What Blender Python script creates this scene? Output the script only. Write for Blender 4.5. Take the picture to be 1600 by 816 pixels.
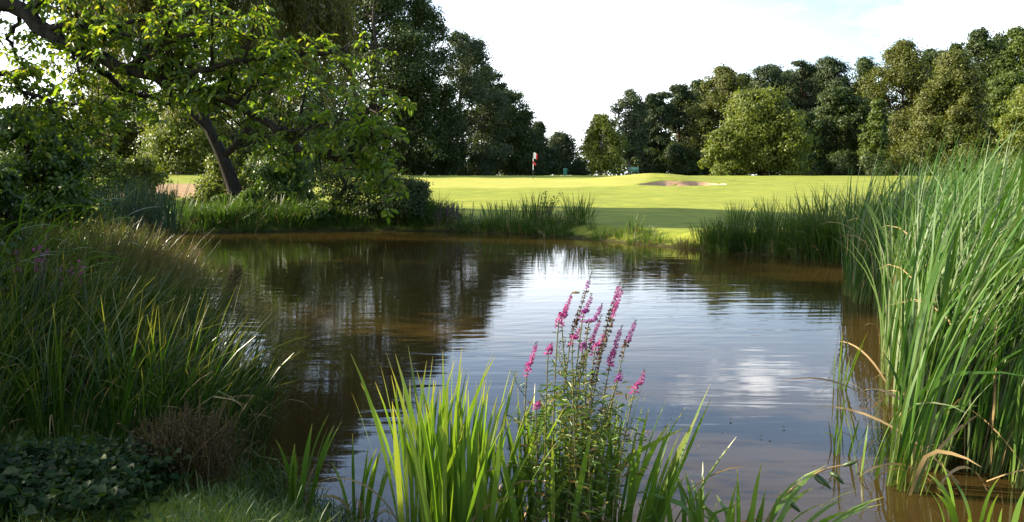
import bpy, math
import numpy as np
from mathutils import Vector

for o in list(bpy.data.objects):
    bpy.data.objects.remove(o)
scene = bpy.context.scene
COL = scene.collection
R = math.radians

# ------------------------------------------------------------------ camera
EYE = np.array([0.0, 0.0, 1.95])
FPX = 1280.0
HOR = 274.0
PITCH = math.atan((408.0 - HOR) / FPX)
cam_data = bpy.data.cameras.new("camera")
cam = bpy.data.objects.new("camera", cam_data)
COL.objects.link(cam)
cam.location = EYE
cam.rotation_euler = (math.pi / 2 - PITCH, 0, 0)
cam_data.sensor_width = 36.0
cam_data.lens = 36.0 * FPX / 1600.0
cam_data.clip_start = 0.05
cam_data.clip_end = 3000.0
scene.camera = cam

# ------------------------------------------------------------------ light
SUN_AZ = R(11.0)          # how far ahead of pure left the sun stands
SUN_EL = R(26.0)
TO_SUN = np.array([-math.cos(SUN_AZ) * math.cos(SUN_EL), math.sin(SUN_AZ) * math.cos(SUN_EL), math.sin(SUN_EL)])
SKY_STRENGTH = 0.115
SUN_STRENGTH = 5.0
EXPOSURE = 1.72

world = bpy.data.worlds.new("World")
scene.world = world
world.use_nodes = True
nt = world.node_tree
nt.nodes.clear()
w_out = nt.nodes.new("ShaderNodeOutputWorld")
w_bg = nt.nodes.new("ShaderNodeBackground")
sky = nt.nodes.new("ShaderNodeTexSky")
sky.sky_type = 'NISHITA'
sky.sun_disc = False
sky.sun_elevation = SUN_EL
# rotation 0 puts the sun on +Y, positive turns it clockwise seen from above
sky.sun_rotation = math.atan2(TO_SUN[0], TO_SUN[1])
sky.air_density = 1.0
sky.dust_density = 2.2
sky.ozone_density = 3.0
sky.altitude = 120
tc = nt.nodes.new("ShaderNodeTexCoord")
mp = nt.nodes.new("ShaderNodeMapping")
mp.inputs['Scale'].default_value = (1.4, 1.4, 4.5)
mp.inputs['Location'].default_value = (0.35, 0.1, 0.2)
nz = nt.nodes.new("ShaderNodeTexNoise")
nz.inputs['Scale'].default_value = 1.7
nz.inputs['Detail'].default_value = 7
nz.inputs['Roughness'].default_value = 0.58
rp = nt.nodes.new("ShaderNodeValToRGB")
rp.color_ramp.elements[0].position = 0.38
rp.color_ramp.elements[0].color = (0, 0, 0, 1)
rp.color_ramp.elements[1].position = 0.74
rp.color_ramp.elements[1].color = (1, 1, 1, 1)
mx = nt.nodes.new("ShaderNodeMixRGB")
mx.inputs[2].default_value = (10.0, 10.2, 10.6, 1)
nt.links.new(tc.outputs['Generated'], mp.inputs['Vector'])
nt.links.new(mp.outputs[0], nz.inputs['Vector'])
nt.links.new(nz.outputs[0], rp.inputs[0])
# the veil of cloud thickens towards the horizon and the left; the upper sky stays clear
sepd = nt.nodes.new("ShaderNodeSeparateXYZ")
nt.links.new(tc.outputs['Generated'], sepd.inputs[0])
def wmath(op, a, b):
    n = nt.nodes.new("ShaderNodeMath"); n.operation = op
    for k_, x_ in enumerate((a, b)):
        if isinstance(x_, (int, float)): n.inputs[k_].default_value = x_
        else: nt.links.new(x_, n.inputs[k_])
    return n.outputs[0]
def wrange(v, a, b, c, d):
    n = nt.nodes.new("ShaderNodeMapRange"); n.interpolation_type = 'SMOOTHSTEP'
    for nm, x_ in (('From Min', a), ('From Max', b), ('To Min', c), ('To Max', d)): n.inputs[nm].default_value = x_
    nt.links.new(v, n.inputs['Value'])
    return n.outputs[0]
low = wrange(sepd.outputs[2], 0.10, 0.26, 1.0, 0.10)
side = wrange(wmath('SUBTRACT', sepd.outputs[0], wmath('MULTIPLY', sepd.outputs[2], -0.6)), 0.10, 0.58, 0.55, 0.0)
veil = wmath('MULTIPLY', wmath('MAXIMUM', rp.outputs[0], side), low)
# one small bright cloud
subn = nt.nodes.new("ShaderNodeVectorMath"); subn.operation = 'SUBTRACT'
muln = nt.nodes.new("ShaderNodeVectorMath"); muln.operation = 'MULTIPLY'; muln.inputs[1].default_value = (0.5, 1.0, 1.5)
dotn = nt.nodes.new("ShaderNodeVectorMath"); dotn.operation = 'LENGTH'
subn.inputs[1].default_value = (math.sin(R(17)) * math.cos(R(14.2)), math.cos(R(17)) * math.cos(R(14.2)), math.sin(R(14.2)))
nt.links.new(tc.outputs['Generated'], subn.inputs[0]); nt.links.new(subn.outputs[0], muln.inputs[0]); nt.links.new(muln.outputs[0], dotn.inputs[0])
nz2 = nt.nodes.new("ShaderNodeTexNoise"); nz2.inputs['Scale'].default_value = 16; nz2.inputs['Detail'].default_value = 5
nt.links.new(tc.outputs['Generated'], nz2.inputs['Vector'])
puff = wrange(wmath('ADD', dotn.outputs['Value'], wmath('MULTIPLY', wmath('SUBTRACT', nz2.outputs[0], 0.5), 0.26)), -0.02, 0.055, 0.95, 0.0)
nt.links.new(wmath('MAXIMUM', veil, puff), mx.inputs[0])
nt.links.new(sky.outputs[0], mx.inputs[1])
nt.links.new(mx.outputs[0], w_bg.inputs[0])
w_bg.inputs[1].default_value = SKY_STRENGTH
nt.links.new(w_bg.outputs[0], w_out.inputs[0])

sun_data = bpy.data.lights.new("sun", 'SUN')
sun_data.energy = SUN_STRENGTH
sun_data.angle = R(0.5)
sun_data.color = (1.0, 0.89, 0.68)
sun = bpy.data.objects.new("sun", sun_data)
COL.objects.link(sun)
sun.location = (-40, 10, 30)
sun.rotation_euler = Vector(tuple(-TO_SUN)).to_track_quat('-Z', 'Y').to_euler()

scene.view_settings.view_transform = 'Standard'
scene.view_settings.look = 'None'
scene.view_settings.gamma = 1.0
scene.view_settings.use_curve_mapping = False
scene.view_settings.exposure = EXPOSURE

scene.render.engine = 'CYCLES'
cy = scene.cycles
cy.max_bounces = 7
cy.diffuse_bounces = 3
cy.glossy_bounces = 3
cy.transmission_bounces = 5
cy.transparent_max_bounces = 4
cy.caustics_reflective = False
cy.caustics_refractive = False
cy.sample_clamp_indirect = 6.0
cy.use_denoising = True
try:
    cy.denoiser = 'OPENIMAGEDENOISE'
    cy.denoising_input_passes = 'RGB_ALBEDO_NORMAL'
    cy.denoising_prefilter = 'ACCURATE'
except Exception:
    pass

# ------------------------------------------------------------------ helpers
def P(px, py, d):
    """World point seen at photo pixel (px, py) at distance d along +Y."""
    u = (px - 800.0) / FPX
    v = (408.0 - py) / FPX
    dy = math.cos(PITCH) + v * math.sin(PITCH)
    dz = -math.sin(PITCH) + v * math.cos(PITCH)
    s = d / dy
    return np.array([u * s, d, EYE[2] + dz * s])

def tag(o, label=None, cat=None, group=None, kind=None):
    if label: o["label"] = label
    if cat: o["category"] = cat
    if group: o["group"] = group
    if kind: o["kind"] = kind
    return o

def empty(name, loc=(0, 0, 0), rz=0.0):
    o = bpy.data.objects.new(name, None)
    o.empty_display_size = 0.2
    COL.objects.link(o)
    o.location = tuple(loc)
    o.rotation_euler = (0, 0, rz)
    return o

def mesh_quads(name, V, Q, mat, parent=None, along=None, smooth=True, mat_idx=None):
    V = np.asarray(V, dtype=np.float32)
    Q = np.asarray(Q, dtype=np.int32)
    me = bpy.data.meshes.new(name)
    me.vertices.add(len(V))
    me.vertices.foreach_set("co", V.ravel())
    m = len(Q)
    me.loops.add(m * 4)
    me.loops.foreach_set("vertex_index", Q.ravel())
    me.polygons.add(m)
    me.polygons.foreach_set("loop_start", np.arange(m, dtype=np.int32) * 4)
    if smooth:
        me.polygons.foreach_set("use_smooth", np.ones(m, dtype=bool))
    mats = mat if isinstance(mat, (list, tuple)) else [mat]
    for x in mats:
        me.materials.append(x)
    if mat_idx is not None:
        me.polygons.foreach_set("material_index", np.asarray(mat_idx, dtype=np.int32))
    if along is not None:
        a = me.attributes.new("along", 'FLOAT', 'POINT')
        a.data.foreach_set("value", np.asarray(along, dtype=np.float32))
    me.update(calc_edges=True)
    o = bpy.data.objects.new(name, me)
    COL.objects.link(o)
    if parent is not None:
        o.parent = parent
    return o

class Acc:
    """Collects quads of several shapes into one mesh."""
    def __init__(self):
        self.V, self.Q, self.A, self.M, self.n = [], [], [], [], 0
    def add(self, V, Q, A=None, mi=0):
        V = np.asarray(V, dtype=np.float32); Q = np.asarray(Q, dtype=np.int32)
        self.V.append(V); self.Q.append(Q + self.n)
        self.A.append(np.zeros(len(V)) if A is None else A)
        self.M.append(np.full(len(Q), mi))
        self.n += len(V)
    def build(self, name, mat, parent=None, offset=None, smooth=True):
        V = np.concatenate(self.V)
        if offset is not None:
            V = V - np.asarray(offset, dtype=np.float32)
        return mesh_quads(name, V, np.concatenate(self.Q), mat, parent, np.concatenate(self.A), smooth, np.concatenate(self.M))

def tube(pts, radii, sides=6):
    pts = np.asarray(pts, dtype=float)
    n = len(pts)
    T = np.gradient(pts, axis=0)
    T /= np.linalg.norm(T, axis=1)[:, None] + 1e-9
    ref = np.array([0.31, 0.17, 0.93]) if abs(T[0][2]) < 0.8 else np.array([1.0, 0.12, 0.05])
    V = np.zeros((n, sides, 3))
    ang = np.arange(sides) * 2 * math.pi / sides
    for i in range(n):
        a = np.cross(T[i], ref); a /= np.linalg.norm(a) + 1e-9
        b = np.cross(T[i], a)
        V[i] = pts[i] + radii[i] * (np.cos(ang)[:, None] * a + np.sin(ang)[:, None] * b)
    Q = []
    for i in range(n - 1):
        for k in range(sides):
            k2 = (k + 1) % sides
            Q.append((i * sides + k, i * sides + k2, (i + 1) * sides + k2, (i + 1) * sides + k))
    return V.reshape(-1, 3), np.array(Q)

def smooth_path(pts, n):
    """Catmull-Rom through control points."""
    p = np.asarray(pts, dtype=float)
    p = np.vstack([2 * p[0] - p[1], p, 2 * p[-1] - p[-2]])
    out = []
    segs = len(p) - 3
    for t in np.linspace(0, segs - 1e-6, n):
        i = int(t); f = t - i
        a, b, c, d = p[i], p[i + 1], p[i + 2], p[i + 3]
        out.append(0.5 * ((2 * b) + (-a + c) * f + (2 * a - 5 * b + 4 * c - d) * f * f + (-a + 3 * b - 3 * c + d) * f ** 3))
    return np.array(out)

def box(acc, c, s, rz=0.0, mi=0):
    c = np.asarray(c, float); s = np.asarray(s, float) / 2
    v = np.array([[x, y, z] for z in (-1, 1) for y in (-1, 1) for x in (-1, 1)], float) * s
    ca, sa = math.cos(rz), math.sin(rz)
    v = np.stack([v[:, 0] * ca - v[:, 1] * sa, v[:, 0] * sa + v[:, 1] * ca, v[:, 2]], 1) + c
    q = [(0, 2, 3, 1), (4, 5, 7, 6), (0, 1, 5, 4), (2, 6, 7, 3), (0, 4, 6, 2), (1, 3, 7, 5)]
    acc.add(v, q, mi=mi)

def unit(v):
    return v / (np.linalg.norm(v, axis=-1, keepdims=True) + 1e-9)

def blades(rng, base, az, lean, curve, length, width, seg=5, power=1.6, twist=0.5, kink=None, profile='strap'):
    """Curved ribbon leaves: one row per leaf."""
    N = len(az)
    t = np.linspace(0, 1, seg + 1)
    th = lean[:, None] + curve[:, None] * t[None, :] ** power
    if kink is not None:
        th = th + kink[:, None] * (t[None, :] > 0.62)
    thm = (th[:, 1:] + th[:, :-1]) / 2
    st = (length / seg)[:, None]
    hx = np.concatenate([np.zeros((N, 1)), np.cumsum(np.sin(thm) * st, 1)], 1)
    hz = np.concatenate([np.zeros((N, 1)), np.cumsum(np.cos(thm) * st, 1)], 1)
    ca, sa = np.cos(az)[:, None], np.sin(az)[:, None]
    pos = np.stack([base[:, 0:1] + hx * ca, base[:, 1:2] + hx * sa, base[:, 2:3] + hz], -1)
    D = np.stack([np.sin(th) * ca, np.sin(th) * sa, np.cos(th)], -1)
    side = np.stack([-sa + 0 * th, ca + 0 * th, 0 * th], -1)
    nrm = np.cross(side, D)
    phi = rng.uniform(-1, 1, N)[:, None] * twist * 1.6 + (rng.uniform(-1, 1, N)[:, None] * twist * 1.5) * t[None, :]
    wv = np.cos(phi)[..., None] * side + np.sin(phi)[..., None] * nrm
    if profile == 'strap':
        pr = np.minimum(1.0, 0.65 + 1.1 * t) * np.clip((1 - t) * 3.2, 0, 1) ** 0.8
    else:
        pr = np.sin(np.pi * np.clip(0.12 + 0.88 * t, 0, 1)) ** 0.8
    pr = np.maximum(pr, 0.05)
    hw = width[:, None] * 0.5 * pr[None, :]
    L = pos - wv * hw[..., None]
    Rr = pos + wv * hw[..., None]
    V = np.stack([L, Rr], 2).reshape(N, (seg + 1) * 2, 3)
    q1 = np.array([(2 * i, 2 * i + 1, 2 * i + 3, 2 * i + 2) for i in range(seg)])
    Q = (q1[None] + (np.arange(N) * (seg + 1) * 2)[:, None, None]).reshape(-1, 4)
    A = np.repeat(t[None, :], N, 0)[:, :, None].repeat(2, 2).reshape(-1)
    return V.reshape(-1, 3), Q, A

def leaves(rng, C, axis, nrm, length, width, full=False, fold=0.25):
    """Leaf faces: base at C, growing along axis, facing nrm."""
    N = len(C)
    axis = unit(axis)
    side = unit(np.cross(axis, nrm))
    n2 = np.cross(side, axis)
    L = length[:, None]; W = width[:, None] * 0.5
    if full:
        up = n2 * W * fold * 2
        tip = C + axis * L - n2 * L * 0.12
        V = np.stack([C,
                      C + axis * L * 0.28 + side * W * 0.92 + up,
                      C + axis * L * 0.62 + side * W * 0.78 + up * 0.8,
                      tip,
                      C + axis * L * 0.62 - side * W * 0.78 + up * 0.8,
                      C + axis * L * 0.28 - side * W * 0.92 + up], 1)
        q = np.array([(0, 3, 2, 1), (0, 5, 4, 3)])
        k = 6
    else:
        V = np.stack([C, C + axis * L * 0.5 + side * W + n2 * W * fold, C + axis * L, C + axis * L * 0.5 - side * W - n2 * W * fold], 1)
        q = np.array([(0, 1, 2, 3)])
        k = 4
    Q = (q[None] + (np.arange(N) * k)[:, None, None]).reshape(-1, 4)
    return V.reshape(-1, 3), Q

# ------------------------------------------------------------------ materials
def new_mat(name):
    m = bpy.data.materials.new(name)
    m.use_nodes = True
    m.node_tree.nodes.clear()
    return m, m.node_tree.nodes, m.node_tree.links

def ramp_node(N, stops):
    r = N.new("ShaderNodeValToRGB")
    e = r.color_ramp.elements
    while len(e) > 1:
        e.remove(e[-1])
    e[0].position = stops[0][0]; e[0].color = (*stops[0][1], 1)
    for p, c in stops[1:]:
        x = e.new(p); x.color = (*c, 1)
    return r

def leaf_mat(name, cols, trans=0.4, rough=0.45, spec=0.4, tgain=(1.5, 1.6, 0.6), tip=None, root=None):
    """Leaf colour varies from leaf to leaf; light passes through the blade."""
    m, N, Lk = new_mat(name)
    out = N.new("ShaderNodeOutputMaterial")
    g = N.new("ShaderNodeNewGeometry")
    stops = [(i / max(1, len(cols) - 1), c) for i, c in enumerate(cols)]
    r = ramp_node(N, stops)
    Lk.new(g.outputs['Random Per Island'], r.inputs[0])
    colour = r.outputs[0]
    if tip is not None or root is not None:
        at = N.new("ShaderNodeAttribute"); at.attribute_name = "along"
        if tip is not None:
            cr = ramp_node(N, [(0.0, (0, 0, 0)), (tip[1], (0, 0, 0)), (1.0, (1, 1, 1))])
            Lk.new(at.outputs['Fac'], cr.inputs[0])
            mm = N.new("ShaderNodeMixRGB"); mm.inputs[2].default_value = (*tip[0], 1)
            Lk.new(cr.outputs[0], mm.inputs[0]); Lk.new(colour, mm.inputs[1])
            colour = mm.outputs[0]
        if root is not None:
            cr = ramp_node(N, [(0.0, (1, 1, 1)), (root[1], (0, 0, 0)), (1.0, (0, 0, 0))])
            Lk.new(at.outputs['Fac'], cr.inputs[0])
            mm = N.new("ShaderNodeMixRGB"); mm.inputs[2].default_value = (*root[0], 1)
            Lk.new(cr.outputs[0], mm.inputs[0]); Lk.new(colour, mm.inputs[1])
            colour = mm.outputs[0]
    b = N.new("ShaderNodeBsdfPrincipled")
    b.inputs['Roughness'].default_value = rough
    b.inputs['Specular IOR Level'].default_value = spec
    Lk.new(colour, b.inputs['Base Color'])
    t = N.new("ShaderNodeBsdfTranslucent")
    gm = N.new("ShaderNodeMixRGB"); gm.blend_type = 'MULTIPLY'; gm.inputs[0].default_value = 1
    gm.inputs[2].default_value = (*tgain, 1)
    Lk.new(colour, gm.inputs[1]); Lk.new(gm.outputs[0], t.inputs[0])
    mix = N.new("ShaderNodeMixShader"); mix.inputs[0].default_value = trans
    Lk.new(b.outputs[0], mix.inputs[1]); Lk.new(t.outputs[0], mix.inputs[2])
    Lk.new(mix.outputs[0], out.inputs[0])
    return m

def bark_mat(name, a, b, scale=9.0):
    m, N, Lk = new_mat(name)
    out = N.new("ShaderNodeOutputMaterial")
    tcn = N.new("ShaderNodeTexCoord")
    mpn = N.new("ShaderNodeMapping"); mpn.inputs['Scale'].default_value = (scale, scale, scale * 0.22)
    n = N.new("ShaderNodeTexNoise"); n.inputs['Scale'].default_value = 2.0; n.inputs['Detail'].default_value = 6
    Lk.new(tcn.outputs['Object'], mpn.inputs[0]); Lk.new(mpn.outputs[0], n.inputs['Vector'])
    r = ramp_node(N, [(0.35, a), (0.65, b)])
    Lk.new(n.outputs[0], r.inputs[0])
    p = N.new("ShaderNodeBsdfPrincipled"); p.inputs['Roughness'].default_value = 0.9
    p.inputs['Specular IOR Level'].default_value = 0.15
    bp = N.new("ShaderNodeBump"); bp.inputs['Strength'].default_value = 0.7; bp.inputs['Distance'].default_value = 0.03
    Lk.new(n.outputs[0], bp.inputs['Height']); Lk.new(bp.outputs[0], p.inputs['Normal'])
    Lk.new(r.outputs[0], p.inputs['Base Color']); Lk.new(p.outputs[0], out.inputs[0])
    return m

def plain_mat(name, col, rough=0.5, var=0.15, spec=0.4, scale=30):
    m, N, Lk = new_mat(name)
    out = N.new("ShaderNodeOutputMaterial")
    tcn = N.new("ShaderNodeTexCoord")
    n = N.new("ShaderNodeTexNoise"); n.inputs['Scale'].default_value = scale; n.inputs['Detail'].default_value = 4
    Lk.new(tcn.outputs['Object'], n.inputs['Vector'])
    lo = tuple(c * (1 - var) for c in col); hi = tuple(min(1, c * (1 + var)) for c in col)
    r = ramp_node(N, [(0.3, lo), (0.7, hi)])
    Lk.new(n.outputs[0], r.inputs[0])
    p = N.new("ShaderNodeBsdfPrincipled"); p.inputs['Roughness'].default_value = rough
    p.inputs['Specular IOR Level'].default_value = spec
    Lk.new(r.outputs[0], p.inputs['Base Color']); Lk.new(p.outputs[0], out.inputs[0])
    return m

M = {}
M['bark'] = bark_mat('dark bark', (0.018, 0.014, 0.010), (0.06, 0.047, 0.034))
M['dark_bark'] = bark_mat('near dark bark', (0.012, 0.010, 0.007), (0.036, 0.029, 0.020))
M['pine_bark'] = bark_mat('pine bark', (0.05, 0.03, 0.018), (0.14, 0.08, 0.045), 6)
M['grey_bark'] = bark_mat('grey bark', (0.05, 0.045, 0.035), (0.13, 0.115, 0.09), 6)
M['box_elder'] = leaf_mat('box elder leaf', [(0.050, 0.095, 0.010), (0.075, 0.13, 0.013), (0.10, 0.155, 0.018), (0.14, 0.15, 0.03)], trans=0.55, rough=0.4, spec=0.45, tgain=(2.3, 2.1, 0.7))
M['willow'] = leaf_mat('willow leaf', [(0.050, 0.060, 0.012), (0.080, 0.090, 0.018), (0.115, 0.112, 0.026)], trans=0.45, rough=0.5, spec=0.3, tgain=(1.5, 1.4, 0.6))
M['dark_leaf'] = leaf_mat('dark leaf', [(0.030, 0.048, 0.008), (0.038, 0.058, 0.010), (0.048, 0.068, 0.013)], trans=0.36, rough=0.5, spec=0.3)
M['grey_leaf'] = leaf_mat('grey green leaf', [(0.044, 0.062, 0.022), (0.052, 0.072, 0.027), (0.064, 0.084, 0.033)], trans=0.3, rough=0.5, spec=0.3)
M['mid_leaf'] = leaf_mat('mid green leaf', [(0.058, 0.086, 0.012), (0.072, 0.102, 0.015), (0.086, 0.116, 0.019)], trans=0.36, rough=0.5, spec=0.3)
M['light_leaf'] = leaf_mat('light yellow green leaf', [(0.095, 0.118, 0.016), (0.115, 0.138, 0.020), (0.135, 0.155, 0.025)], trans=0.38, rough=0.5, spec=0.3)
M['olive_leaf'] = leaf_mat('olive leaf', [(0.068, 0.078, 0.014), (0.082, 0.092, 0.017), (0.096, 0.104, 0.021)], trans=0.32, rough=0.55, spec=0.25)
M['pine_needle'] = leaf_mat('pine needle', [(0.026, 0.042, 0.014), (0.034, 0.051, 0.017), (0.043, 0.06, 0.020)], trans=0.15, rough=0.6, spec=0.2)
M['bank_leaf'] = leaf_mat('bank shrub leaf', [(0.03, 0.06, 0.008), (0.05, 0.09, 0.012), (0.08, 0.12, 0.018)], trans=0.45, rough=0.45, spec=0.35)
M['cattail'] = leaf_mat('cattail leaf', [(0.034, 0.090, 0.010), (0.050, 0.115, 0.014), (0.068, 0.128, 0.022), (0.19, 0.22, 0.12), (0.048, 0.104, 0.010)], trans=0.28, rough=0.45, spec=0.28, tgain=(1.3, 1.4, 0.45), root=((0.15, 0.19, 0.05), 0.2))
M['dead_leaf'] = leaf_mat('dead straw leaf', [(0.22, 0.13, 0.05), (0.32, 0.22, 0.10), (0.40, 0.30, 0.16)], trans=0.3, rough=0.6, spec=0.3, tgain=(1.2, 1.1, 0.8))
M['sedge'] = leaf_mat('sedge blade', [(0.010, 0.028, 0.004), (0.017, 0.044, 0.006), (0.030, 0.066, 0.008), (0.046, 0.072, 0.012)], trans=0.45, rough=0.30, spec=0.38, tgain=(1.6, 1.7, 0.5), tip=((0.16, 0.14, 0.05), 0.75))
M['shaded_reed'] = leaf_mat('shaded blue green reed', [(0.014, 0.034, 0.014), (0.024, 0.05, 0.02), (0.04, 0.07, 0.03)], trans=0.25, rough=0.5, spec=0.3)  # darker leaf colour carries the shade this clump stands in
M['rush'] = leaf_mat('rush blade', [(0.03, 0.068, 0.009), (0.045, 0.092, 0.012), (0.07, 0.12, 0.017)], trans=0.4, rough=0.4, spec=0.4, tip=((0.14, 0.13, 0.05), 0.82))
M['brown_rush'] = leaf_mat('brown seeding rush', [(0.06, 0.055, 0.018), (0.10, 0.08, 0.03), (0.14, 0.105, 0.045)], trans=0.3, rough=0.5, spec=0.25, tip=((0.20, 0.12, 0.06), 0.6))
M['iris'] = leaf_mat('iris blade', [(0.075, 0.14, 0.018), (0.10, 0.185, 0.024), (0.14, 0.22, 0.03), (0.19, 0.23, 0.05)], trans=0.42, rough=0.35, spec=0.5, tgain=(1.5, 1.5, 0.5), tip=((0.30, 0.26, 0.08), 0.86))
M['reed_grass'] = leaf_mat('reed grass blade', [(0.07, 0.14, 0.015), (0.10, 0.18, 0.02), (0.14, 0.20, 0.03)], trans=0.45, rough=0.32, spec=0.6, tgain=(1.7, 1.7, 0.5))
M['lawn_blade'] = leaf_mat('short grass blade', [(0.05, 0.09, 0.012), (0.08, 0.13, 0.018), (0.12, 0.15, 0.03)], trans=0.4, rough=0.45, spec=0.4)
M['loose_leaf'] = leaf_mat('loosestrife leaf', [(0.05, 0.10, 0.014), (0.08, 0.14, 0.02), (0.13, 0.17, 0.03), (0.18, 0.10, 0.04)], trans=0.4, rough=0.4, spec=0.4)
M['loose_stem'] = plain_mat('loosestrife stem', (0.09, 0.085, 0.03), 0.6)
M['petal'] = leaf_mat('pink petal', [(0.40, 0.055, 0.24), (0.50, 0.10, 0.32), (0.56, 0.18, 0.40), (0.28, 0.05, 0.19)], trans=0.4, rough=0.6, spec=0.2, tgain=(1.1, 0.9, 1.0))
M['purple_petal'] = leaf_mat('purple petal', [(0.26, 0.07, 0.24), (0.36, 0.11, 0.34), (0.44, 0.17, 0.42)], trans=0.4, rough=0.6, spec=0.2, tgain=(1.1, 0.9, 1.0))
M['seed_husk'] = leaf_mat('brown seed husk', [(0.05, 0.02, 0.012), (0.09, 0.035, 0.02), (0.12, 0.05, 0.03)], trans=0.15, rough=0.7, spec=0.2)
M['bud'] = leaf_mat('dark bud', [(0.05, 0.05, 0.025), (0.07, 0.05, 0.035)], trans=0.1, rough=0.6, spec=0.2)
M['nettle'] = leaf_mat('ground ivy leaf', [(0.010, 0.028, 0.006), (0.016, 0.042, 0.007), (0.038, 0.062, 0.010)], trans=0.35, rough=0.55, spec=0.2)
M['dry_twig'] = leaf_mat('dry brown twig', [(0.05, 0.032, 0.015), (0.08, 0.05, 0.022), (0.07, 0.06, 0.025)], trans=0.2, rough=0.7, spec=0.2)
M['pod'] = plain_mat('green seed pod', (0.035, 0.06, 0.015), 0.4)
M['white_paint'] = plain_mat('white paint', (0.78, 0.78, 0.76), 0.45, 0.05)
M['red_cloth'] = plain_mat('red cloth', (0.50, 0.03, 0.03), 0.8, 0.12)
M['white_cloth'] = plain_mat('white cloth', (0.78, 0.74, 0.72), 0.8, 0.06)
M['black_paint'] = plain_mat('black paint', (0.02, 0.02, 0.022), 0.5)
M['green_paint'] = plain_mat('green paint', (0.05, 0.22, 0.13), 0.45)
M['pale_green'] = plain_mat('pale green paint', (0.25, 0.45, 0.32), 0.45)
M['grey_metal'] = plain_mat('grey metal', (0.35, 0.35, 0.34), 0.4)

# ------------------------------------------------------------------ terrain
POND = np.array([(-1.3, 4.85), (-0.62, 4.25), (0.1, 3.6), (1.5, 3.2), (3.2, 3.0), (5.2, 3.4), (6.6, 5.5), (7.4, 9.0), (8.0, 13.0), (8.4, 16.5),
                 (7.6, 18.6), (5.0, 21.2), (3.0, 23.8), (1.0, 26.6), (-2.0, 28.4), (-6.0, 28.8), (-10.0, 27.6), (-13.0, 26.3), (-12.2, 22.0),
                 (-9.2, 19.0), (-6.6, 15.5), (-4.6, 11.5), (-3.2, 8.6), (-2.2, 6.6), (-1.7, 5.4)])

def pond_dist(X, Y):
    """Signed distance to the shoreline, negative over the water."""
    X = np.asarray(X, float); Y = np.asarray(Y, float)
    best = np.full(X.shape, 1e9)
    inside = np.zeros(X.shape, bool)
    n = len(POND)
    for i in range(n):
        x1, y1 = POND[i]; x2, y2 = POND[(i + 1) % n]
        dx, dy = x2 - x1, y2 - y1
        t = np.clip(((X - x1) * dx + (Y - y1) * dy) / (dx * dx + dy * dy), 0, 1)
        best = np.minimum(best, np.hypot(X - x1 - t * dx, Y - y1 - t * dy))
        cond = ((y1 > Y) != (y2 > Y))
        with np.errstate(divide='ignore', invalid='ignore'):
            xi = (x2 - x1) * (Y - y1) / (y2 - y1 if y2 != y1 else 1e-9) + x1
        inside ^= cond & (X < xi)
    return np.where(inside, -best, best)

def sstep(a, b, x):
    t = np.clip((x - a) / (b - a), 0, 1)
    return t * t * (3 - 2 * t)

BUN = (11.9, 58.3)      # bunker centre
def bunker_r(X, Y):
    ax = (X - BUN[0]) / 3.0
    ay = (Y - BUN[1] - 0.10 * (X - BUN[0])) / (1.55 + 0.22 * np.sin(X * 1.9))
    return np.hypot(ax, ay)

def height(X, Y):
    X = np.asarray(X, float); Y = np.asarray(Y, float)
    s = pond_dist(X, Y)
    rise = 0.40 * sstep(0.0, 1.1, s) + 0.022 * np.sin(X * 1.3 + Y * 0.7) * sstep(0.3, 2, s)
    far = np.where(Y > 26, np.clip((Y - 26) / 52.0, 0, 1.0), 0)
    far = far ** 1.15 * 1.5 * sstep(0, 6, s)
    mound = 0.68 * np.exp(-(((X - 10.8) / 5.2) ** 2 + ((Y - 62.6) / 2.7) ** 2)) + 0.10 * np.exp(-(((X - 22) / 9.0) ** 2 + ((Y - 70) / 5.0) ** 2))
    left = 0.22 * sstep(-14, -30, X) * sstep(26, 50, Y)
    z = np.where(s > 0, rise + far + mound + left, -0.05 - np.minimum(-s, 3.0) * 0.28)
    r = bunker_r(X, Y)
    scoop = 0.32 * (1 - sstep(0.84, 1.02, r))
    return z - scoop

def gz(x, y):
    return float(height(np.array([x]), np.array([y]))[0])

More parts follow.
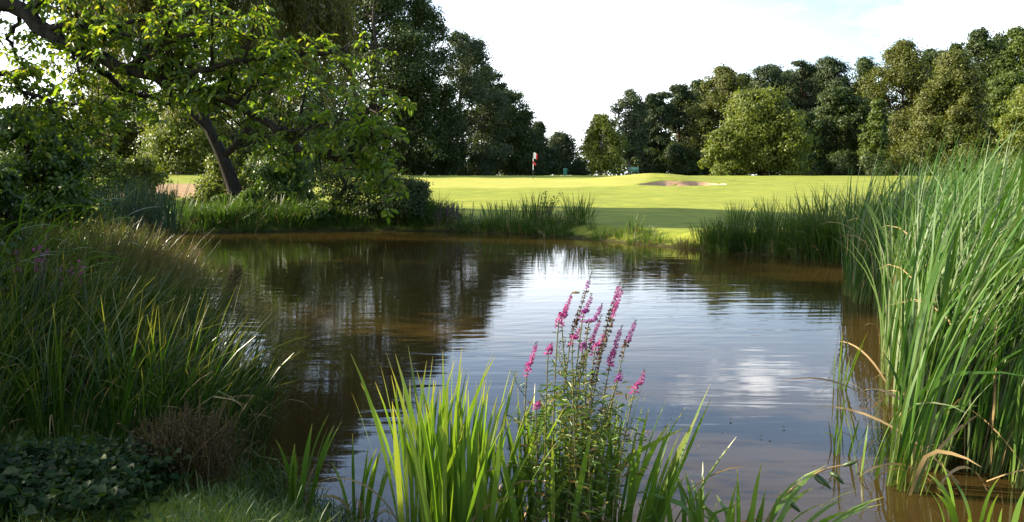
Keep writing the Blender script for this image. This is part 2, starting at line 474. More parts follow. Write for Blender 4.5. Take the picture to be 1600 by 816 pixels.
def build_ground():
    def line(pieces):
        out = []
        for a, b, st in pieces:
            out += list(np.arange(a, b, st))
        out.append(pieces[-1][1])
        return np.array(out)
    xs = line([(-900, -200, 60), (-200, -60, 10), (-60, -16, 2), (-16, 8, 0.3), (8, 16, 0.16), (16, 50, 1.6), (50, 200, 10), (200, 900, 60)])
    ys = line([(-60, -4, 4), (-4, 30, 0.3), (30, 55, 1.0), (55, 63, 0.16), (63, 90, 1.2), (90, 160, 6), (160, 400, 30), (400, 1800, 140)])
    X, Y = np.meshgrid(xs, ys)
    Z = height(X, Y)
    V = np.stack([X, Y, Z], -1).reshape(-1, 3)
    ny, nx = X.shape
    i = np.arange(ny - 1)[:, None] * nx + np.arange(nx - 1)[None, :]
    Q = np.stack([i, i + 1, i + nx + 1, i + nx], -1).reshape(-1, 4)

    m, N, Lk = new_mat('turf and bank soil')
    out = N.new("ShaderNodeOutputMaterial")
    geo = N.new("ShaderNodeNewGeometry")
    sep = N.new("ShaderNodeSeparateXYZ"); Lk.new(geo.outputs['Position'], sep.inputs[0])
    def math_(op, a, b=None):
        n = N.new("ShaderNodeMath"); n.operation = op
        for k, x in enumerate((a, b)):
            if x is None: continue
            if isinstance(x, (int, float)): n.inputs[k].default_value = x
            else: Lk.new(x, n.inputs[k])
        return n.outputs[0]
    def noise(scale, detail=4, sx=1, sy=1):
        mpn = N.new("ShaderNodeMapping"); mpn.inputs['Scale'].default_value = (sx, sy, 1)
        n = N.new("ShaderNodeTexNoise"); n.inputs['Scale'].default_value = scale; n.inputs['Detail'].default_value = detail
        Lk.new(geo.outputs['Position'], mpn.inputs[0]); Lk.new(mpn.outputs[0], n.inputs['Vector'])
        return n.outputs[0]
    def mixc(f, a, b):
        n = N.new("ShaderNodeMixRGB")
        if isinstance(f, float): n.inputs[0].default_value = f
        else: Lk.new(f, n.inputs[0])
        for k, x in ((1, a), (2, b)):
            if isinstance(x, tuple): n.inputs[k].default_value = (*x, 1)
            else: Lk.new(x, n.inputs[k])
        return n.outputs[0]
    def ell(cx, cy, rx, ry, soft, wob=0.0):
        a = math_('DIVIDE', math_('SUBTRACT', sep.outputs[0], cx), rx)
        b = math_('DIVIDE', math_('SUBTRACT', sep.outputs[1], cy), ry)
        d = math_('SQRT', math_('ADD', math_('MULTIPLY', a, a), math_('MULTIPLY', b, b)))
        if wob:
            d = math_('ADD', d, math_('MULTIPLY', math_('SUBTRACT', noise(0.25), 0.5), wob))
        mr = N.new("ShaderNodeMapRange"); mr.interpolation_type = 'SMOOTHSTEP'
        mr.inputs['From Min'].default_value = 1 - soft; mr.inputs['From Max'].default_value = 1 + soft
        mr.inputs['To Min'].default_value = 1; mr.inputs['To Max'].default_value = 0
        Lk.new(d, mr.inputs['Value'])
        return mr.outputs[0]
    r1 = ramp_node(N, [(0.32, (0.145, 0.168, 0.022)), (0.5, (0.186, 0.208, 0.027)), (0.70, (0.232, 0.240, 0.034))])
    Lk.new(noise(0.35, 8, 1, 2.2), r1.inputs[0])
    r2 = ramp_node(N, [(0.35, (0.66, 0.72, 0.66)), (0.65, (1.2, 1.16, 1.14))])
    Lk.new(noise(2.6, 6, 0.5, 1.6), r2.inputs[0])
    mul = N.new("ShaderNodeMixRGB"); mul.blend_type = 'MULTIPLY'; mul.inputs[0].default_value = 1
    Lk.new(r1.outputs[0], mul.inputs[1]); Lk.new(r2.outputs[0], mul.inputs[2])
    col = mul.outputs[0]
    # closely mown green, paler and yellower
    rg = ramp_node(N, [(0.35, (0.262, 0.258, 0.050)), (0.65, (0.302, 0.288, 0.062))])
    Lk.new(noise(1.0, 4), rg.inputs[0])
    col = mixc(ell(-2.0, 63.0, 12.5, 9.5, 0.05, 0.08), col, rg.outputs[0])
    # dry field on the left
    rd = ramp_node(N, [(0.3, (0.22, 0.13, 0.075)), (0.7, (0.32, 0.20, 0.12))])
    Lk.new(noise(1.5, 5), rd.inputs[0])
    col = mixc(ell(-19.8, 50.0, 6.0, 9.0, 0.15, 0.25), col, rd.outputs[0])
    # soil right at the waterline and under the water
    zr = N.new("ShaderNodeMapRange"); zr.interpolation_type = 'SMOOTHSTEP'
    zr.inputs['From Min'].default_value = 0.02; zr.inputs['From Max'].default_value = 0.16
    zr.inputs['To Min'].default_value = 1; zr.inputs['To Max'].default_value = 0
    Lk.new(math_('ADD', sep.outputs[2], math_('MULTIPLY', math_('SUBTRACT', noise(3.0, 5), 0.5), 0.25)), zr.inputs['Value'])
    rs = ramp_node(N, [(0.3, (0.020, 0.016, 0.007)), (0.7, (0.040, 0.034, 0.013))])
    Lk.new(noise(6.0, 6), rs.inputs[0])
    col = mixc(zr.outputs[0], col, rs.outputs[0])
    p = N.new("ShaderNodeBsdfPrincipled"); p.inputs['Roughness'].default_value = 0.85
    p.inputs['Specular IOR Level'].default_value = 0.05
    p.inputs['Sheen Weight'].default_value = 0.06
    p.inputs['Sheen Tint'].default_value = (0.85, 0.95, 0.4, 1)
    Lk.new(col, p.inputs['Base Color'])
    bp = N.new("ShaderNodeBump"); bp.inputs['Strength'].default_value = 0.55; bp.inputs['Distance'].default_value = 0.05
    Lk.new(noise(14, 6), bp.inputs['Height']); Lk.new(bp.outputs[0], p.inputs['Normal'])
    Lk.new(p.outputs[0], out.inputs[0])
    g = mesh_quads('ground', V, Q, m)
    tag(g, kind='structure')
    return g
build_ground()

def build_water():
    """Muddy pond: brown body colour under a rippled reflecting surface."""
    n = len(POND)
    c = POND.mean(0)
    outer = []
    for i in range(n):
        a, b, d = POND[i - 1], POND[i], POND[(i + 1) % n]
        tdir = (d - a) / np.linalg.norm(d - a)
        nn = np.array([tdir[1], -tdir[0]])
        outer.append(b + nn * 0.7)
    outer = np.array(outer)
    V = [(c[0], c[1], 0.0)] + [(x, y, 0.0) for x, y in outer]
    me = bpy.data.meshes.new('water')
    me.from_pydata(V, [], [(0, 1 + i, 1 + (i + 1) % n) for i in range(n)])
    m, N, Lk = new_mat('muddy rippled water')
    out = N.new("ShaderNodeOutputMaterial")
    geo = N.new("ShaderNodeNewGeometry")
    def noise(scale, sx, sy, detail=3, dist=0.0, rot=0.0):
        mpn = N.new("ShaderNodeMapping"); mpn.inputs['Scale'].default_value = (sx, sy, 1)
        mpn.inputs['Rotation'].default_value = (0, 0, rot)
        n_ = N.new("ShaderNodeTexNoise"); n_.inputs['Scale'].default_value = scale; n_.inputs['Detail'].default_value = detail
        n_.inputs['Distortion'].default_value = dist
        Lk.new(geo.outputs['Position'], mpn.inputs[0]); Lk.new(mpn.outputs[0], n_.inputs['Vector'])
        return n_.outputs[0]
    def M2(op, a, b):
        n_ = N.new("ShaderNodeMath"); n_.operation = op
        for k, x in enumerate((a, b)):
            if isinstance(x, (int, float)): n_.inputs[k].default_value = x
            else: Lk.new(x, n_.inputs[k])
        return n_.outputs[0]
    # long low ripples, patches of chop, and a ring of wavelets
    w1 = noise(1.0, 0.55, 3.4, 2, 0.5, 0.05)
    w2 = noise(1.0, 2.4, 9.0, 2, 0.4, -0.10)
    patch = noise(0.16, 1, 1.6, 2)
    pr = N.new("ShaderNodeMapRange"); pr.interpolation_type = 'SMOOTHSTEP'
    pr.inputs['From Min'].default_value = 0.35; pr.inputs['From Max'].default_value = 0.65
    pr.inputs['To Min'].default_value = 0.25; pr.inputs['To Max'].default_value = 1.0
    Lk.new(patch, pr.inputs['Value'])
    mpw = N.new("ShaderNodeMapping"); mpw.inputs['Location'].default_value = (3.2, -15.5, 0)
    wv = N.new("ShaderNodeTexWave"); wv.wave_type = 'RINGS'; wv.rings_direction = 'Z'
    wv.inputs['Scale'].default_value = 1.1; wv.inputs['Distortion'].default_value = 1.5; wv.inputs['Detail'].default_value = 1
    Lk.new(geo.outputs['Position'], mpw.inputs[0]); Lk.new(mpw.outputs[0], wv.inputs['Vector'])
    h = M2('ADD', M2('MULTIPLY', w1, 1.0), M2('MULTIPLY', M2('MULTIPLY', w2, 0.42), pr.outputs[0]))
    h = M2('ADD', h, M2('MULTIPLY', wv.outputs['Fac'], 0.05))
    bp = N.new("ShaderNodeBump"); bp.inputs['Strength'].default_value = 1.0; bp.inputs['Distance'].default_value = 0.0036
    Lk.new(h, bp.inputs['Height'])
    rc = ramp_node(N, [(0.3, (0.034, 0.021, 0.0052)), (0.7, (0.043, 0.0265, 0.007))])
    Lk.new(noise(0.3, 1, 1, 3), rc.inputs[0])
    p = N.new("ShaderNodeBsdfPrincipled")
    p.inputs['Roughness'].default_value = 0.03
    p.inputs['IOR'].default_value = 1.333
    p.inputs['Specular IOR Level'].default_value = 0.5
    Lk.new(rc.outputs[0], p.inputs['Base Color']); Lk.new(bp.outputs[0], p.inputs['Normal'])
    Lk.new(p.outputs[0], out.inputs[0])
    me.materials.append(m)
    o = bpy.data.objects.new('water', me); COL.objects.link(o)
    tag(o, kind='structure')
build_water()

def build_bunker():
    """Sand lying in the scoop cut into the mound."""
    V, Q = [], []
    nr, na = 14, 64
    ang = np.linspace(0, 2 * math.pi, na, endpoint=False)
    for i in range(nr + 1):
        r = 0.985 * i / nr
        X = BUN[0] + 3.0 * r * np.cos(ang)
        Y = BUN[1] + 0.10 * (X - BUN[0]) + (1.55 + 0.22 * np.sin(X * 1.9)) * r * np.sin(ang)
        base = height(X, Y)
        V.append(np.stack([X, Y, base + np.where(r < 0.8, 0.03, 0.03 * 1.0) + 0.02 * np.sin(X * 5) * np.sin(Y * 4)], -1))
    V = np.concatenate(V)
    for i in range(nr):
        for k in range(na):
            k2 = (k + 1) % na
            Q.append((i * na + k, i * na + k2, (i + 1) * na + k2, (i + 1) * na + k))
    m = plain_mat('red brown sand', (0.36, 0.235, 0.145), 0.95, 0.16, 0.1, 3)
    o = mesh_quads('sand', V, Q, m)
    tag(o, kind='structure')
build_bunker()

# ------------------------------------------------------------------ trees
def crown_profile(kind, t):
    if kind == 'round': return math.sqrt(max(0.02, 1 - (2 * t - 1) ** 2))
    if kind == 'egg':   return (math.sin(math.pi * min(1, t * 0.9 + 0.12))) ** 0.7
    if kind == 'cone':  return max(0.10, 1.0 - 0.92 * t)
    if kind == 'dome':  return math.sqrt(max(0.03, 1 - (t * 0.98) ** 2.2))
    if kind == 'pine':  return 0.55 + 0.45 * math.sin(math.pi * min(1, 0.25 + 0.75 * t))
    return 1.0

def tree(name, label, x, y, top, hw, leaf, bark='bark', kind='egg', cb=0.12, lobes=26, n_leaf=9000, ls=0.30, lw=0.6,
         seed=0, group=None, stems=1, lobe_scale=1.0, flat=0.75, cat='tree', lean=0.0, base=None, spread=0.36, trunk_r=None):
    rng = np.random.default_rng(seed)
    bz = gz(x, y) if base is None else base
    H = top - bz
    root = empty(name, (x, y, bz))
    tag(root, label, cat, group)
    org = np.array([0, 0, 0.0])
    acc = Acc()
    tr = trunk_r or (0.014 * H + 0.05)
    trunks = []
    for s in range(stems):
        a = rng.uniform(0, 6.28) if s else 0
        off = np.array([math.cos(a), math.sin(a), 0]) * (hw * 0.10 * s)
        ctrl = [off + [0, 0, -0.15]]
        for k in range(1, 6):
            f = k / 5 * 0.88
            ctrl.append(off * (1 + f * 1.2) + [lean * H * f + rng.normal(0, 0.012 * H), rng.normal(0, 0.012 * H), H * f])
        path = smooth_path(ctrl, 14)
        rad = tr * (1 - np.linspace(0, 1, 14)) ** 0.8 + 0.015
        rad[0] *= 1.5; rad[1] *= 1.1
        acc.add(*tube(path, rad, 7))
        trunks.append(path)
    Cs, As, Ns, Ss = [], [], [], []
    big = hw > 1.9
    lobes = int(lobes * 1.6); n_leaf = int(n_leaf * (2.5 if big else 1.5)); ls = ls * (0.98 if big else 1.05)
    per = n_leaf / lobes
    for i in range(lobes):
        t = (i + rng.uniform(0, 1)) / lobes
        prof = crown_profile(kind, t)
        phi = rng.uniform(0, 6.283)
        rr = hw * prof * (rng.uniform(0.15, 1.0) ** 0.5)
        lr = hw * (0.28 + 0.20 * rng.random()) * (0.55 + 0.45 * prof) * lobe_scale
        rr = max(0, rr - lr * 0.45)
        z = H * (cb + (1 - cb) * t)
        z = min(z, H - lr * flat * 0.8)
        c = np.array([rr * math.cos(phi) + lean * z, rr * math.sin(phi), z])
        tp = trunks[i % stems]
        zj = max(cb * 0.5 * H, z - 0.45 * rr - 0.06 * H)
        j = tp[np.argmin(np.abs(tp[:, 2] - zj))]
        mid = (j + c) / 2 + [rng.normal(0, 0.05 * hw), rng.normal(0, 0.05 * hw), -0.06 * rr]
        pth = smooth_path([j, mid, c], 6)
        acc.add(*tube(pth, np.linspace(tr * 0.35, tr * 0.07, 6), 5))
        # sub clumps over the lobe
        m = int(rng.integers(11, 19))
        k = max(6, int(per / m * rng.uniform(0.7, 1.3)))
        d = unit(rng.normal(0, 1, (m, 3)) + [0, 0, 0.25])
        sc = c + d * np.array([lr, lr, lr * flat]) * (0.45 + 0.85 * rng.random((m, 1)) ** 1.6)
        pts = sc[:, None, :] + rng.normal(0, 1, (m, k, 3)) * lr * spread * rng.uniform(0.55, 1.05, (m, 1, 1)) * np.array([1, 1, 0.7])
        pts = pts.reshape(-1, 3)
        n = unit(unit(pts - c) * 1.0 + rng.normal(0, 0.48, pts.shape) + [0, 0, 0.4])
        ax = unit(np.cross(n, rng.normal(0, 1, pts.shape)) + [0, 0, -0.25])
        Cs.append(pts); As.append(ax); Ns.append(n); Ss.append(rng.uniform(0.65, 1.25, len(pts)) * ls)
    Cs = np.concatenate(Cs); As = np.concatenate(As); Ns = np.concatenate(Ns); Ss = np.concatenate(Ss)
    ok = Cs[:, 2] > 0.12
    Cs, As, Ns, Ss = Cs[ok], As[ok], Ns[ok], Ss[ok]
    V, Q = leaves(rng, Cs, As, Ns, Ss, Ss * lw)
    acc.build('trunk', M[bark], root)
    mesh_quads('crown', V, Q, M[leaf], root, smooth=False)
    return root

def tree_px(name, label, px, top_px, hw_px, d, leaf, **kw):
    tp = P(px, top_px, d)
    return tree(name, label, tp[0], d, tp[2], hw_px / FPX * d, leaf, **kw)

# --- the wood on the right, seen across the green
RW = 'trees of the wood on the right'
tree_px('deciduous_tree', 'small airy light green tree standing alone at the open edge of the right wood', 940, 180, 34, 88, 'light_leaf', kind='egg', cb=0.14, lobes=22, n_leaf=7000, ls=0.26, seed=11, bark='grey_bark')
tree_px('deciduous_tree', 'tall sparse tree with its thin trunk showing, beside the small airy light green tree', 985, 142, 34, 104, 'grey_leaf', kind='egg', cb=0.25, lobes=22, n_leaf=5200, ls=0.27, seed=12, bark='grey_bark', group=RW)
tree_px('pine_tree', 'narrow dark pine just right of the tall sparse tree', 1028, 146, 27, 112, 'pine_needle', kind='pine', cb=0.12, lobes=26, n_leaf=9000, ls=0.32, lw=0.5, seed=13, bark='pine_bark', lobe_scale=0.85, flat=0.5, group=RW)
tree_px('pine_tree', 'dark pine with a blunt top behind the bunker mound', 1064, 133, 30, 115, 'pine_needle', kind='pine', cb=0.10, lobes=28, n_leaf=10000, ls=0.32, lw=0.5, seed=14, bark='pine_bark', lobe_scale=0.9, flat=0.5, group=RW)
tree_px('oak_tree', 'broad dark olive oak with an uneven clumped top behind the bunker', 1128, 106, 56, 112, 'olive_leaf', kind='egg', cb=0.06, lobes=40, n_leaf=16000, ls=0.32, seed=15, lobe_scale=0.8, group=RW)
tree_px('pine_tree', 'pine rising behind the round sunlit lime tree, open at its top', 1203, 103, 36, 121, 'pine_needle', kind='pine', cb=0.12, lobes=28, n_leaf=10000, ls=0.33, lw=0.5, seed=16, bark='pine_bark', flat=0.5, group=RW)
tree_px('lime_tree', 'round sunlit yellow green lime tree standing in front of the wood', 1192, 146, 76, 84, 'light_leaf', kind='dome', cb=0.05, lobes=46, n_leaf=21000, ls=0.29, seed=17, lobe_scale=0.75)
tree_px('deciduous_tree', 'low pale green tree leaning out left of the round lime tree', 1128, 204, 28, 82, 'light_leaf', kind='dome', cb=0.05, lobes=18, n_leaf=6000, ls=0.25, seed=18)
tree_px('pine_tree', 'pine with layered dark tufts, second to the right of the lime tree top', 1256, 98, 34, 123, 'pine_needle', kind='pine', cb=0.12, lobes=28, n_leaf=10000, ls=0.33, lw=0.5, seed=19, bark='pine_bark', flat=0.5, group=RW)
tree_px('pine_tree', 'tall pine with greyish tufts, just left of the big round olive crown', 1305, 92, 38, 119, 'pine_needle', kind='pine', cb=0.10, lobes=30, n_leaf=11000, ls=0.33, lw=0.5, seed=20, bark='pine_bark', flat=0.55, group=RW)
tree_px('deciduous_tree', 'shaded dark green tree right of the lime tree, below the pines', 1312, 140, 56, 98, 'dark_leaf', kind='dome', cb=0.03, lobes=38, n_leaf=16000, ls=0.30, seed=21, lobe_scale=0.8, group=RW)
tree_px('deciduous_tree', 'slender pointed mid green tree at the front of the wood', 1372, 158, 36, 90, 'mid_leaf', kind='cone', cb=0.04, lobes=30, n_leaf=11000, ls=0.27, seed=22, lobe_scale=0.8, group=RW)
tree_px('oak_tree', 'big oak with a wide round olive crown at the back of the wood', 1412, 66, 68, 113, 'olive_leaf', kind='egg', cb=0.06, lobes=44, n_leaf=19000, ls=0.32, seed=23, lobe_scale=0.8, group=RW)
tree_px('pine_tree', 'dark pine closing the right side of the big round olive crown', 1468, 80, 30, 116, 'pine_needle', kind='pine', cb=0.12, lobes=26, n_leaf=9000, ls=0.32, lw=0.5, seed=24, bark='pine_bark', flat=0.5, group=RW)
tree_px('deciduous_tree', 'large sunlit tree with a sloping yellow green flank above the cattails', 1492, 84, 100, 80, 'olive_leaf', kind='cone', cb=0.03, lobes=64, n_leaf=30000, ls=0.26, seed=25, lobe_scale=0.55)
tree_px('oak_tree', 'tallest dark oak behind the large sloping tree', 1530, 48, 58, 106, 'dark_leaf', kind='egg', cb=0.08, lobes=40, n_leaf=16000, ls=0.31, seed=26, lobe_scale=0.8, group=RW)
tree_px('oak_tree', 'bright green oak cut by the right edge of the photo, high behind', 1590, 44, 56, 104, 'mid_leaf', kind='egg', cb=0.08, lobes=40, n_leaf=15000, ls=0.31, seed=27, lobe_scale=0.8, group=RW)
tree_px('deciduous_tree', 'pale sunlit tree at the right edge of the photo, just above the cattails', 1622, 132, 66, 74, 'light_leaf', kind='dome', cb=0.03, lobes=40, n_leaf=15000, ls=0.25, seed=28, lobe_scale=0.75)
tree_px('deciduous_tree', 'green tree filling the gap between the sloping tree and the pale edge tree', 1575, 118, 48, 92, 'mid_leaf', kind='dome', cb=0.03, lobes=34, n_leaf=13000, ls=0.28, seed=29, lobe_scale=0.8, group=RW)
tree_px('deciduous_tree', 'dark tree between the lime tree and the slender pointed tree, low in the wood', 1262, 178, 42, 96, 'dark_leaf', kind='dome', cb=0.02, lobes=28, n_leaf=11000, ls=0.29, seed=30, lobe_scale=0.85, group=RW)

# second row of the right wood: its dark crowns close the skyline
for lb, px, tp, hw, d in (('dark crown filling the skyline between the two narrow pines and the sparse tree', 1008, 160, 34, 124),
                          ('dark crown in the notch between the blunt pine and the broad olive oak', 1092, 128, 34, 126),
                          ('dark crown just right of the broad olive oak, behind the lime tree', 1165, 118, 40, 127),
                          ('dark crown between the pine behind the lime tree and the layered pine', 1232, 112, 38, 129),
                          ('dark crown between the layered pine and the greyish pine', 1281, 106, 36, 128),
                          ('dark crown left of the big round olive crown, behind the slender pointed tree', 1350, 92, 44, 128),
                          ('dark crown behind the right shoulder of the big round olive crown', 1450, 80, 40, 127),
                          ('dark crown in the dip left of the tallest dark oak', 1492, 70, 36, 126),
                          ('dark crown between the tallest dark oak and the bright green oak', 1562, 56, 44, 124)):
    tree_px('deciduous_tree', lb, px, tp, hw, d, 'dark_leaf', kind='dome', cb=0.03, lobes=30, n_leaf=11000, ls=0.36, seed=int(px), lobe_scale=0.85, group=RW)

# --- the grove on the left
tree_px('alder_tree', 'tallest dark alder of the left grove, several stems showing, its top out of the photo', 582, -75, 122, 98, 'dark_leaf', kind='dome', cb=0.05, lobes=84, n_leaf=36000, ls=0.30, seed=41, stems=4, lobe_scale=0.62, cat='tree')
tree_px('alder_tree', 'dark alder pressed against the right side of the tallest alder', 652, 2, 74, 101, 'dark_leaf', kind='dome', cb=0.04, lobes=44, n_leaf=18000, ls=0.29, seed=42, stems=2, lobe_scale=0.75)
tree_px('poplar_tree', 'grey green poplar with a feathery right flank, right of the dark alders', 722, 54, 78, 106, 'grey_leaf', kind='dome', cb=0.03, lobes=50, n_leaf=21000, ls=0.27, seed=43, lobe_scale=0.62)
tree_px('deciduous_tree', 'dark bushy tree stepping down between the poplar and the flag', 792, 146, 62, 112, 'dark_leaf', kind='dome', cb=0.03, lobes=34, n_leaf=14000, ls=0.28, seed=44, lobe_scale=0.8)
tree_px('deciduous_tree', 'dark tree filling the slope between the poplar and the dark bushy tree', 762, 106, 46, 115, 'dark_leaf', kind='dome', cb=0.03, lobes=34, n_leaf=13000, ls=0.29, seed=52, lobe_scale=0.8)
tree_px('deciduous_tree', 'grey green tree between the dark bushy tree and the thin ragged tree', 822, 174, 32, 121, 'grey_leaf', kind='dome', cb=0.03, lobes=24, n_leaf=9000, ls=0.29, seed=53, lobe_scale=0.85)
tree_px('deciduous_tree', 'thin ragged tree rising just right of the flag', 842, 190, 30, 118, 'dark_leaf', kind='cone', cb=0.08, lobes=16, n_leaf=3600, ls=0.27, seed=45)
tree_px('deciduous_tree', 'low dark tree at the lowest dip of the skyline, right of the flag', 874, 210, 38, 124, 'grey_leaf', kind='dome', cb=0.03, lobes=22, n_leaf=7000, ls=0.28, seed=46)
tree_px('deciduous_tree', 'tree with a dark crown between the willow and the tall alder', 455, 30, 95, 82, 'grey_leaf', kind='dome', cb=0.03, lobes=44, n_leaf=17000, ls=0.28, seed=47, lobe_scale=0.75)
tree_px('deciduous_tree', 'yellowish sunlit tree seen through the hanging willow strands', 300, 150, 84, 78, 'light_leaf', kind='dome', cb=0.02, lobes=44, n_leaf=17000, ls=0.27, seed=48, lobe_scale=0.75)
tree_px('deciduous_tree', 'olive tree behind the left part of the willow', 185, 112, 80, 84, 'olive_leaf', kind='egg', cb=0.02, lobes=44, n_leaf=16000, ls=0.28, seed=49, lobe_scale=0.75)
tree_px('deciduous_tree', 'olive green tree right behind the fork of the willow trunk', 378, 66, 78, 92, 'olive_leaf', kind='dome', cb=0.02, lobes=44, n_leaf=16000, ls=0.28, seed=51, lobe_scale=0.75)
tree_px('deciduous_tree', 'distant pale tree low in the bright gap at the left edge', 40, 205, 70, 70, 'mid_leaf', kind='dome', cb=0.02, lobes=30, n_leaf=11000, ls=0.25, seed=50, lobe_scale=0.8)

# --- undergrowth at the foot of both woods
US = 'dark shrubs along the foot of the woods'
k = 0
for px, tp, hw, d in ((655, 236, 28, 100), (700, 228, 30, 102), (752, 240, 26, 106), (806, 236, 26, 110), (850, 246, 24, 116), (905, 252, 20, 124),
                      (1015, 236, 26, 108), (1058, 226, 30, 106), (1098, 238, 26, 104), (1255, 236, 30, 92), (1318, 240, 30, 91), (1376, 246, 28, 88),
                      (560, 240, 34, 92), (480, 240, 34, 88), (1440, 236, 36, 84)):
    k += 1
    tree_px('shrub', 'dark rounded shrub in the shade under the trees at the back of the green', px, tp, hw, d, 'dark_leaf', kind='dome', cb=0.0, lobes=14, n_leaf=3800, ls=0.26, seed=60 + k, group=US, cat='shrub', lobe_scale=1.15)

def far_wood():
    """Wood far behind both groups of trees: one mass of foliage on rows of stems."""
    rng = np.random.default_rng(99)
    Cs = []
    for a, b, d0, hmax in ((-85, -2, 134, 11.0), (13, 95, 134, 12.0)):
        n = 170
        for i in range(n):
            x = rng.uniform(a, b); y = d0 + rng.uniform(0, 12)
            h = hmax * rng.uniform(0.25, 0.95)
            if a > 0: h *= float(np.clip((x - 10) / 22, 0.45, 1))
            c = np.array([x, y, 1.9 + h])
            Cs.append(c + rng.normal(0, 1, (130, 3)) * [1.6, 1.2, 1.4])
    C = np.concatenate(Cs)
    extra = np.concatenate([np.stack([rng.uniform(-85, -2, 9000), rng.uniform(132, 140, 9000), rng.uniform(1.9, 4.2, 9000)], -1), np.stack([rng.uniform(13, 95, 9000), rng.uniform(128, 138, 9000), rng.uniform(1.9, 4.6, 9000)], -1)])
    C = np.concatenate([C, extra])
    C = C[C[:, 2] > 1.9]
    n = unit(rng.normal(0, 1, C.shape) + [0, 0, 0.5])
    ax = unit(np.cross(n, rng.normal(0, 1, C.shape)))
    s = rng.uniform(0.35, 0.7, len(C))
    V, Q = leaves(rng, C, ax, n, s, s * 0.7)
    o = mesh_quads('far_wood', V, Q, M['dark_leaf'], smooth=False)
    tag(o, 'far dark wood closing the gaps between the nearer trees', 'wood', kind='stuff')
far_wood()

# --- weeping willow on the far bank
def willow():
    rng = np.random.default_rng(5)
    base = P(377, 340, 30.5); base[2] = gz(base[0], base[1]) - 0.1
    root = empty('willow_tree', base)
    tag(root, 'weeping willow with a dark leaning trunk on the far bank, strands hanging to the shrubs', 'tree')
    off = base
    acc = Acc()
    mpts = [base, P(364, 290, 30.5), P(345, 240, 30.4), P(322, 190, 30.3), P(300, 120, 30.2), P(285, 30, 30), P(280, -60, 30)]
    tp = smooth_path(mpts, 22)
    acc.add(*tube(tp, np.linspace(0.30, 0.06, 22) + np.array([0.12] + [0] * 21), 9))
    limbs = []
    def limb(pts, r0, r1=0.02, n=12):
        p = smooth_path(pts, n)
        acc.add(*tube(p, np.linspace(r0, r1, n), 6)); limbs.append(p)
    limb([P(348, 245, 30.4), P(378, 215, 30.0), P(410, 165, 29.5), P(450, 90, 29), P(490, 20, 28.6)], 0.16)
    limb([P(330, 205, 30.3), P(270, 150, 29.6), P(200, 80, 29), P(150, 30, 28.8)], 0.14)
    limb([P(318, 175, 30.3), P(360, 110, 31.5), P(400, 40, 32.5), P(440, -40, 33)], 0.13)
    limb([P(305, 130, 30.2), P(250, 60, 31.5), P(200, -20, 32.5)], 0.12)
    limb([P(290, 60, 30), P(230, 0, 29), P(180, -60, 28.5)], 0.10)
    limb([P(285, 30, 30), P(350, -30, 29), P(420, -80, 29)], 0.10)
    allp = np.concatenate(limbs + [tp[10:]])
    # strands hang from twigs that leave the limbs outward
    C, A, Nn, S = [], [], [], []
    cen = P(300, 60, 30.3) + [0, 2.3, 0.6]
    groups = []
    for g_ in range(120):
        a = rng.uniform(0, 6.283); u = rng.uniform(0.05, 1) ** 0.5
        gx = cen[0] + 4.7 * u * math.cos(a); gy = cen[1] + 4.6 * u * math.sin(a)
        gt = cen[2] + 0.3 + 4.8 * math.sqrt(max(0.0, 1 - (0.93 * u) ** 2)) * rng.uniform(0.15, 1.0)
        groups.append((gx, gy, gt, rng.uniform(1.0, 3.9), a, u))
    for i in range(3000):
        gx, gy, gt, gl, a, u = groups[i % len(groups)]
        x = gx + rng.normal(0, 0.26); y = gy + rng.normal(0, 0.26)
        ztop = gt + rng.normal(0, 0.22)
        L = gl * rng.uniform(0.45, 1.25)
        zb = max(1.25 + 0.9 * rng.random() + (1.4 if x > cen[0] + 2.6 else 0.0), ztop - L)
        L = ztop - zb
        if L < 0.4: continue
        m = int(L * 15)
        t = np.linspace(0, 1, m)
        out = np.array([math.cos(a), math.sin(a)])
        sx = x + out[0] * 0.5 * np.sin(t * 1.3) + rng.normal(0, 0.05, m) + 0.10 * np.sin(t * 5 + i)
        sy = y + out[1] * 0.5 * np.sin(t * 1.3) + rng.normal(0, 0.05, m)
        sz = ztop - L * t
        pts = np.stack([sx, sy, sz], -1)
        if i % 3 == 0:
            near = allp[np.argmin(np.sum((allp - pts[0]) ** 2, 1))]
            pth = smooth_path([near, (near + pts[0]) / 2 + [0, 0, 0.25], pts[0], pts[m // 2], pts[-1]], 9)
            acc.add(*tube(pth, np.linspace(0.022, 0.004, 9), 4))
        C.append(pts)
        A.append(np.stack([rng.normal(0, 0.45, m), rng.normal(0, 0.45, m), np.full(m, -1.0)], -1))
        Nn.append(unit(rng.normal(0, 1, (m, 3)) + [0, 0, 0.2]))
        S.append(rng.uniform(0.13, 0.22, m))
    C = np.concatenate(C); A = np.concatenate(A); Nn = np.concatenate(Nn); S = np.concatenate(S)
    V, Q = leaves(rng, C, A, Nn, S, S * 0.30)
    acc.build('trunk', M['dark_bark'], root, off)
    mesh_quads('crown', V - off, Q, M['willow'], root, smooth=False)
willow()

